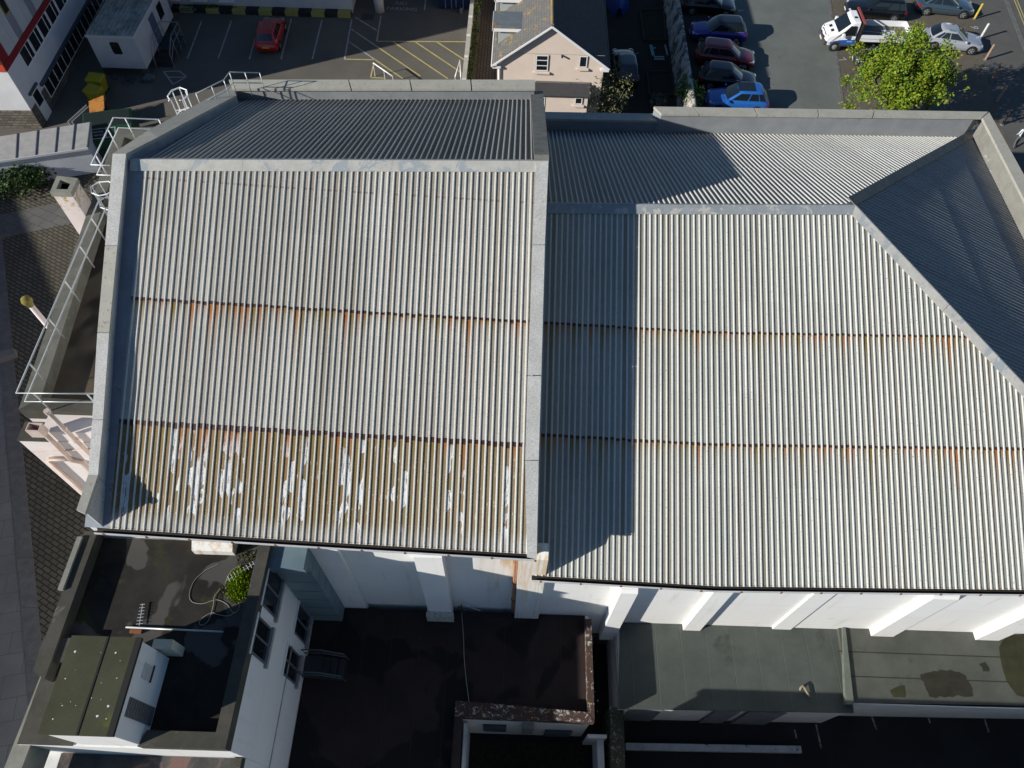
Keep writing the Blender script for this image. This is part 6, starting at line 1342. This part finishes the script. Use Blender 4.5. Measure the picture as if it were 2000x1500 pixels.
def housewin(tl, br, bars, yv, sashes=True, par=None):
    a, b = PY(*tl, yv), PY(*br, yv); x0, x1, z0, z1 = min(a.x, b.x), max(a.x, b.x), min(a.z, b.z), max(a.z, b.z)
    f = MB(); f.box(x0 - .08, x1 + .08, yv - .02, yv - .001, z0 - .06, z1 + .06); w_ = part('window', f, plain('window_reveal', (.5, .45, .4), .7), par or ho)
    f = MB(); f.box(x0, x1, yv - .028, yv - .021, z0, z1); part('pane', f, GLASS, w_)
    fr = [(x0 - .02, x0 + .035, z0, z1), (x1 - .035, x1 + .02, z0, z1), (x0 + .036, x1 - .036, z1 - .04, z1), (x0 + .036, x1 - .036, z0, z0 + .05)] + [(x0 + .036, x1 - .036, z0 + (z1 - z0) * t - .018, z0 + (z1 - z0) * t + .018) for t in bars]
    each('frame', [MB().box(c0, c1, yv - .06, yv - .0285, c2_, c3) for c0, c1, c2_, c3 in fr], WFRAME, w_)
    f = MB(); f.box(x0 - .14, x1 + .14, yv - .14, yv - .001, z0 - .18, z0 - .07); part('sill', f, CREAM, w_)
housewin((1048, 107), (1069, 138), (.34, .68), GY); housewin((1133, 109), (1145, 131), (), GY)
f = MB(); c_ = PY(1098, 108, GY); f.tube([(c_.x, GY - .01, c_.z), (c_.x, GY - .22, c_.z)], .06, 10); part('wall_vent', f, plain('dark_vent_pipe', (.03, .03, .035), .5), ho)
f = MB(); c_ = PY(1000, 103, GY); f.box(xL + .02, xR - .02, GY - .006, GY - .001, c_.z - .012, c_.z + .012); part('string_line', f, plain('string_line', (.38, .32, .27), .8), ho)
# dormers on the west slope
yd0, yd1 = P(985, 55, zE + 1.25).y, P(985, 25, zE + 1.25).y
for y0, y1 in ((yd0, yd1), (yd1 + 1.6, 2 * yd1 - yd0 + 1.6), (yd1 + 5.4, 2 * yd1 - yd0 + 5.4)):
    zt = zE + 1.25; xr = e0.x + (zt - zE) / sl
    f = MB(); f.prism([(e0.x + .25, y0 + .1), (xr - .02, y0 + .1), (xr - .02, y1 - .1), (e0.x + .25, y1 - .1)], [zE - .2, zt - .4, zt - .4, zE - .2], zt - .06); dm = part('dormer', f, worn('dormer_cheek', (.42, .45, .44), (.36, .39, .38), 2), ho)
    f = MB(); f.box(e0.x - .05, xr + .25, y0 - .1, y1 + .1, zt - .02, zt + .05); part('flat_roof', f, worn('dormer_lead', (.17, .20, .215), (.13, .155, .17), 2.0, .6, .2, 20, (.36, .22, .03), (.55, .6), 1.1), dm)
    f = MB(); f.box(e0.x + .0, xr + .0, y0 - .13, y0 - .102, zt - .16, zt + .03); f2 = MB(); f2.box(e0.x - .08, e0.x - .052, y0 - .1, y1 + .1, zt - .16, zt + .03); each('fascia', [f, f2], WB, dm)
    f = MB(); f.box(e0.x + .2, e0.x + .248, y0 + .2, y1 - .2, zE + .1, zt - .2); part('window', f, GLASS, dm)
# lean-to at the foot of the gable
lt = PY(1045, 160, GY); lb = PY(1153, 187, GY - 1.1); l0 = PY(1045, 187, GY - 1.1)
zb_ = (lb.z + l0.z) / 2; f = MB(); f.slab([(lt.x, GY - .01, lt.z), (lt.x, GY - 1.15, zb_), (lb.x, GY - 1.15, zb_), (lb.x, GY - .01, lt.z)], .08); part('lean_to_roof', f, worn('lean_to_slate', (.07, .07, .072), (.055, .055, .058), 2.5, .7, .3), ho)
f = MB(); f.box(lt.x + .02, lb.x, GY - .06, GY - .011, lt.z - .0, lt.z + .10); part('lean_to_flashing', f, worn('lean_flash', (.20, .195, .18), (.15, .145, .135), 3), ho)
f = MB(); f.box(lt.x + .1, lb.x - .12, GY - .98, GY - .01, 0, zb_ - .12); ltw = part('lean_to_wall', f, CREAM, ho)
yv = GY - .98
a, b = PY(1050, 189, yv), PY(1063, 218, yv); f = MB(); f.box(a.x, b.x, yv - .03, yv - .001, .1, a.z); dr_ = part('glazed_door', f, WFRAME, ltw)
f = MB(); f.box(a.x - .5, b.x - .06, yv - .036, yv - .031, .8, a.z - .06); part('pane', f, GLASS, dr_)
housewin((1124, 190), (1136, 203), (), yv, par=ltw)
# back yard things
yw = root('stone_yard_wall', 'tall flaking white-washed stone wall between the yard and parked cars', 'wall', (11.7, 50, 0))
def flaky():
    g = G('flaking_whitewash', .95, .2); p = g.pos(); x, y, z = g.sep(p); n_ = g.noise(g.scl(p, (1, 1, .45)), 1.6, 6., .75, .6)
    c = g.mix(g.noise(p, 6.), (.50, .48, .43), (.38, .36, .32)); c = g.mix(n_.ss(.47, .57), c, (.085, .09, .085)); g.col(c); g.bump(g.noise(p, 9.), .6, .05); return g.m
f = MB(); rows = []; y = 41.0
f_pts = []
while y < 68: f_pts.append(y); y += .5
for y in f_pts:
    n1 = mnoise.noise(Vector((y * .9, 0, 0))) * .12; n2 = mnoise.noise(Vector((y * .7, 5, 0))) * .15; x = 11.53 + (y - 42.3) * .0135
    rows.append([(x - .55 + n1, y, -.1), (x - .30 + n1, y, 1.2 + n2), (x - .12 + n1, y, 2.0 + n2), (x + .10, y, 2.05 + n2 * .6), (x + .22, y, 1.0), (x + .25, y, -.1)])
f.grid(rows); f.f.append(list(range(6))); f.f.append(list(range(len(f.v) - 6, len(f.v)))[::-1]); part('masonry', f, flaky(), yw, smooth=True)
FRM = plain('dark_timber_edging', (.05, .043, .035), .9)
def bed(label, px):
    q = [P(*p, .15) for p in px]; r_ = root('garden_bed', label, 'garden bed', (sum((p.x for p in q)) / 4, sum((p.y for p in q)) / 4, 0))
    for i in range(4): A, B = q[i], q[(i + 1) % 4]; f = MB(); f.beam((A.x, A.y, .10), (B.x, B.y, .10), .09, .24); part('edging_board', f, FRM, r_)
    f = MB(); f.prism([(p.x, p.y) for p in q], .012, .12); part('soil', f, worn('bed_soil', (.022, .024, .016), (.032, .032, .02), 3, .95, .4), r_)
bed('timber edged garden bed near the middle of the shaded yard', [(1258, 78), (1301, 78), (1295, 18), (1250, 20)]); bed('timber edged garden bed closest to the hall parapet', [(1268, 185), (1318, 185), (1312, 140), (1264, 140)])
f = MB(); c_ = P(1209, 4, .6)
rows = []
for k in range(9):
    t = k / 8; yy = c_.y - 1.0 + 3.6 * t; hw = .95 * math.sin(min(1, t * 1.7 + .18) * 1.57); rows.append([(c_.x + hw * u, yy, max(.02, .95 * (1 - abs(u) ** 2.2) * (.55 + .45 * math.sin(t * 2.6 + .4))) + .05 * mnoise.noise(Vector((u * 3, yy * 2, 1)))) for u in (-1, -.85, -.6, -.3, 0, .3, .6, .85, 1)])
f.grid(rows); thing('tarpaulin_cover', f, worn('blue_tarpaulin', (.015, .04, .20), (.02, .055, .26), 2.5, .5, .1), 'crumpled blue tarpaulin over a boat beside the house', 'tarpaulin', smooth=True)
gs_ = P(1288, 100, .3); ch_ = root('garden_bench', 'white and turquoise broken garden bench lying in the dark yard', 'garden bench', (gs_.x, gs_.y, 0)); TQ = plain('turquoise_paint', (.10, .30, .32), .6); WP = plain('dull_white_paint', (.35, .37, .40), .6)
a, b = P(1277, 111, .3), P(1297, 111, .3)
for dy in (0, .28): f = MB(); f.beam((a.x, a.y - dy, .3), (b.x, b.y - dy, .3), .10, .05); part('slat', f, WP, ch_)
f = MB(); f.beam(P(1271, 88, .3), P(1276, 109, .3), .22, .05); part('side_frame', f, TQ, ch_); f = MB(); f.beam(P(1299, 88, .4), P(1304, 108, .3), .09, .05); part('side_frame', f, WP, ch_); f = MB(); f.beam(P(1273, 95, .32), P(1280, 93, .3), .1, .05); part('arm', f, TQ, ch_)
GRNY = leaf_mat('yellow_green_shrub', [(.05, .10, .015), (.10, .17, .025), (.16, .22, .05), (.07, .11, .02)])
c_ = P(1342, 188, 1.0); bush('bright green leafy shrub at the end of the white yard wall', 'shrub', c_.x, c_.y, 0, .8, 1.9, 900, .17, GRNY)
c_ = P(1288, 195, .5); bush('grey-leaved low plant beside the nearest garden bed', 'shrub', c_.x, c_.y, 0, .8, .7, 600, .15, leaf_mat('grey_leaves', [(.06, .075, .06), (.12, .14, .12)]))
c_ = P(1176, 194, 2.9); bush('tall straggly shrub with flower heads against the cream lean-to', 'shrub', c_.x, c_.y, 0, 1.35, 4.4, 2600, .11, leaf_mat('straggly_leaves', [(.05, .065, .02), (.09, .105, .035), (.14, .14, .06), (.17, .14, .09)]), stems=10)
# ================================================================ RIGHT: tree, bollards, person
def tree():
    base = P(1760, 215, 0); base = Vector((24.6, 43.2, 0)); r_ = root('yellow_green_tree', 'broad yellow-green tree with bare twigs rising beside the flatbed truck', 'tree', base)
    f = MB(); tips = []; rnd_ = random.getstate(); random.seed(21)
    f.tube([base, base + Vector((.1, .1, 1.0)), base + Vector((.15, .05, 2.0))], [.24, .19, .16], 10, cap=False)
    for k in range(7):
        a = 6.283 * k / 7 + random.uniform(-.3, .3); limb(f, base + Vector((.12, .06, 1.5 + .06 * k)), (math.cos(a) * .8, math.sin(a) * .8, 1.0), 2.0, .10, 2, tips, .5, 3)
    part('trunk', f, BARK, r_)
    f = MB(); R_ = leaf_mat('autumn_tree_leaves', [(.05, .12, .010), (.09, .18, .012), (.14, .23, .014), (.20, .26, .016), (.12, .20, .012), (.18, .26, .015), (.26, .27, .018), (.10, .18, .012), (.05, .10, .01), (.30, .24, .018)])
    kept = []
    for t in tips + []:
        q = t - base; kept.append(t)
    # crown clusters through an uneven volume
    cl = list(kept)
    for k in range(88):
        d = Vector((random.gauss(0, 1), random.gauss(0, 1), random.gauss(0, .75))).normalized() * random.uniform(.55, 1.0)
        cl.append(base + Vector((d.x * 2.6 * (1.15 - .25 * d.z) + .55 * d.z + (.12 if d.z > 0 else -.15), d.y * 2.6 * (1.05 - .15 * d.z), 4.1 + d.z * 3.0)))
    for c in cl:
        q = c - base
        if q.x > 3.0 or q.x < -2.9 or q.z > 7.4: continue
        rr = random.uniform(.35, .7); foliage(f, c, (rr * 1.15, rr * 1.15, rr * .95), int(230 * rr), .145, droop=.3, inner=.05)
    part('crown', f, R_, r_)
    f = MB(); tips2 = []
    for d in ((1.0, .1, .85), (.9, -.25, .7)): limb(f, base + Vector((.6, -.1, 1.8)), d, 2.6, .05, 1, tips2, .3, 2)
    part('bare_branch', f, worn('pale_twig', (.34, .32, .27), (.25, .23, .19), 4), r_)
    f = MB()
    for t in tips2: foliage(f, t, (.18, .18, .15), 12, .16)
    part('twig_leaves', f, R_, r_)
tree()
for (b, t, cname, c, lab) in (((1903, 37), (1919, 10), 'bollard_yellow', (.62, .46, .06), 'yellow post nearest the grey-blue car on the pavement edge'), ((1914, 76), (1931, 50), 'bollard_white', (.72, .72, .72), 'white post at the nose of the silver saloon'),
        ((1924, 117), (1941, 91), 'bollard_tan', (.40, .26, .17), 'reddish wooden post just past the silver saloon'), ((1935, 159), (1951, 134), 'bollard_brown', (.28, .16, .11), 'dull brown wooden post in the shade of the tree'),
        ((1946, 199), (1961, 174), 'bollard_orange', (.50, .28, .17), 'orange-brown sunlit wooden post near the parapet corner'), ((1957, 244), (1973, 222), 'bollard_black', (.03, .03, .03), 'black post next to the hipped hall parapet')):
    p = P(*b); r_ = root('bollard', lab, 'bollard', p, 'posts along the pavement edge'); m_ = worn(cname, c, tuple(v * .75 for v in c), 5, .7, .2)
    f = MB(); f.tube([(p.x, p.y, -.05), (p.x, p.y, 1.2), (p.x, p.y, 1.25)], [.085, .085, .06], 10); part('post', f, m_, r_, smooth=False)
    f = MB(); f.lathe((p.x, p.y, .0), [(.16, 0), (.14, .05), (.09, .08)], 10); part('foot', f, KERBS, r_)
# person walking past the corner of the hall
pp_ = P(1979, 288); pe = root('person', 'person in a navy cap, pale top and grey trousers walking at the right edge', 'person', pp_)
skv = {'pel': (0, 0, .92), 'wst': (0, .02, 1.10), 'chs': (0, .03, 1.32), 'nck': (0, .04, 1.48), 'hd0': (.0, .05, 1.58), 'hd1': (.02, .05, 1.70), 'hl': (.10, 0, .90), 'kl': (.12, .14, .50), 'al': (.12, .06, .08), 'tl': (.13, .22, .03), 'hr': (-.10, 0, .90), 'kr': (-.11, .02, .48), 'ar': (-.11, -.18, .10), 'tr': (-.11, -.04, .03), 'sl': (.20, .03, 1.40), 'el': (.27, -.06, 1.13), 'wl': (.25, .04, .90), 'sr': (-.20, .03, 1.40), 'er': (-.27, .0, 1.13), 'wr': (-.24, .14, .95)}
ske = [('pel', 'wst'), ('wst', 'chs'), ('chs', 'nck'), ('nck', 'hd0'), ('hd0', 'hd1'), ('pel', 'hl'), ('hl', 'kl'), ('kl', 'al'), ('al', 'tl'), ('pel', 'hr'), ('hr', 'kr'), ('kr', 'ar'), ('ar', 'tr'), ('chs', 'sl'), ('sl', 'el'), ('el', 'wl'), ('chs', 'sr'), ('sr', 'er'), ('er', 'wr')]
skr = {'pel': .14, 'wst': .13, 'chs': .155, 'nck': .058, 'hd0': .085, 'hd1': .095, 'hl': .10, 'kl': .065, 'al': .045, 'tl': .04, 'hr': .10, 'kr': .065, 'ar': .045, 'tr': .04, 'sl': .065, 'el': .048, 'wl': .034, 'sr': .065, 'er': .048, 'wr': .034}
def hands():
    for s, wk in (('l', 'wl'), ('r', 'wr')):
        w_ = Vector(skv[wk]); e_ = Vector(skv['e' + s]); d = (w_ - e_).normalized(); sx = 1 if s == 'l' else -1
        skv['p' + s] = tuple(w_ + d * .07); ske.append((wk, 'p' + s)); skr['p' + s] = .034
        for k in range(4):
            o = Vector((0, .026 - .017 * k, 0)); nm = 'f%s%d' % (s, k); skv[nm + 'a'] = tuple(w_ + d * .11 + o); skv[nm + 'b'] = tuple(w_ + d * (.165 - .012 * abs(k - 1)) + o - Vector((sx * .018, 0, 0))); ske.append(('p' + s, nm + 'a')); ske.append((nm + 'a', nm + 'b')); skr[nm + 'a'] = .0095; skr[nm + 'b'] = .008
        skv['t' + s + 'h'] = tuple(w_ + d * .06 + Vector((-sx * .01, .05, 0))); ske.append(('p' + s, 't' + s + 'h')); skr['t' + s + 'h'] = .010
hands()
def clothes():
    g = G('person_skin_and_clothes', .8, .25); x, y, z = g.sep(g.objc())
    ax = x.abs(); arm = ax.gt(.215)
    c = g.mix(z.gt(.96), (.10, .105, .11), (.55, .62, .68)); c = g.mix(z.gt(1.47), c, (.50, .30, .22)); c = g.mix(arm * z.lt(.93), c, (.50, .30, .22)); c = g.mix(z.lt(.085), c, (.03, .03, .03)); g.col(c); return g.m
me = bpy.data.meshes.new('body'); names = list(skv); me.from_pydata([skv[n_] for n_ in names], [(names.index(a), names.index(b)) for a, b in ske], [])
po_ = link(bpy.data.objects.new('body', me)); po_.parent = pe; ORG[po_] = ORG[pe]; me.materials.append(clothes())
sk = po_.modifiers.new('skin', 'SKIN'); sk.use_smooth_shade = True
for i, n_ in enumerate(names): me.skin_vertices[0].data[i].radius = (skr[n_], skr[n_]); me.skin_vertices[0].data[i].use_root = (n_ == 'pel')
sb = po_.modifiers.new('sub', 'SUBSURF'); sb.levels = 1; sb.render_levels = 2
def ppart(name, mb, mat, smooth=True): mb.v = [tuple(pp_ + Vector(v)) for v in mb.v]; return part(name, mb, mat, pe, smooth)
f = MB(); f.lathe((.01, .05, 1.66), [(.112, 0), (.115, .05), (.09, .11), (.03, .135)], 14); ppart('cap', f, plain('navy_cap', (.012, .02, .075), .8)); f = MB(); f.prism([(-.08, .13), (.10, .13), (.07, .25), (-.05, .25)], 1.665, 1.68); ppart('cap_peak', f, plain('navy_cap', (.012, .02, .075), .8), False)
f = MB(); f.box(-.03, .05, .145, .17, 1.58, 1.62); ppart('nose', f, plain('skin_tone', (.50, .30, .22), .6)); 
for s in (-1, 1): f = MB(); f.box(.01 + s * .045 - .012, .01 + s * .045 + .012, .140, .147, 1.635, 1.645); ppart('eye', f, BLACKP, False); f = MB(); f.box(.01 + s * .10 - .01, .01 + s * .10 + .01, .03, .07, 1.59, 1.65); ppart('ear', f, plain('skin_tone', (.50, .30, .22), .6), False)
f = MB(); f.box(-.02, .04, .138, .143, 1.545, 1.553); ppart('mouth', f, plain('lip_tone', (.35, .14, .11), .6), False)
f = MB(); f.box(-.16, .10, -.20, -.10, 1.02, 1.38); ppart('backpack', f, plain('dark_bag', (.02, .022, .026), .7), False)
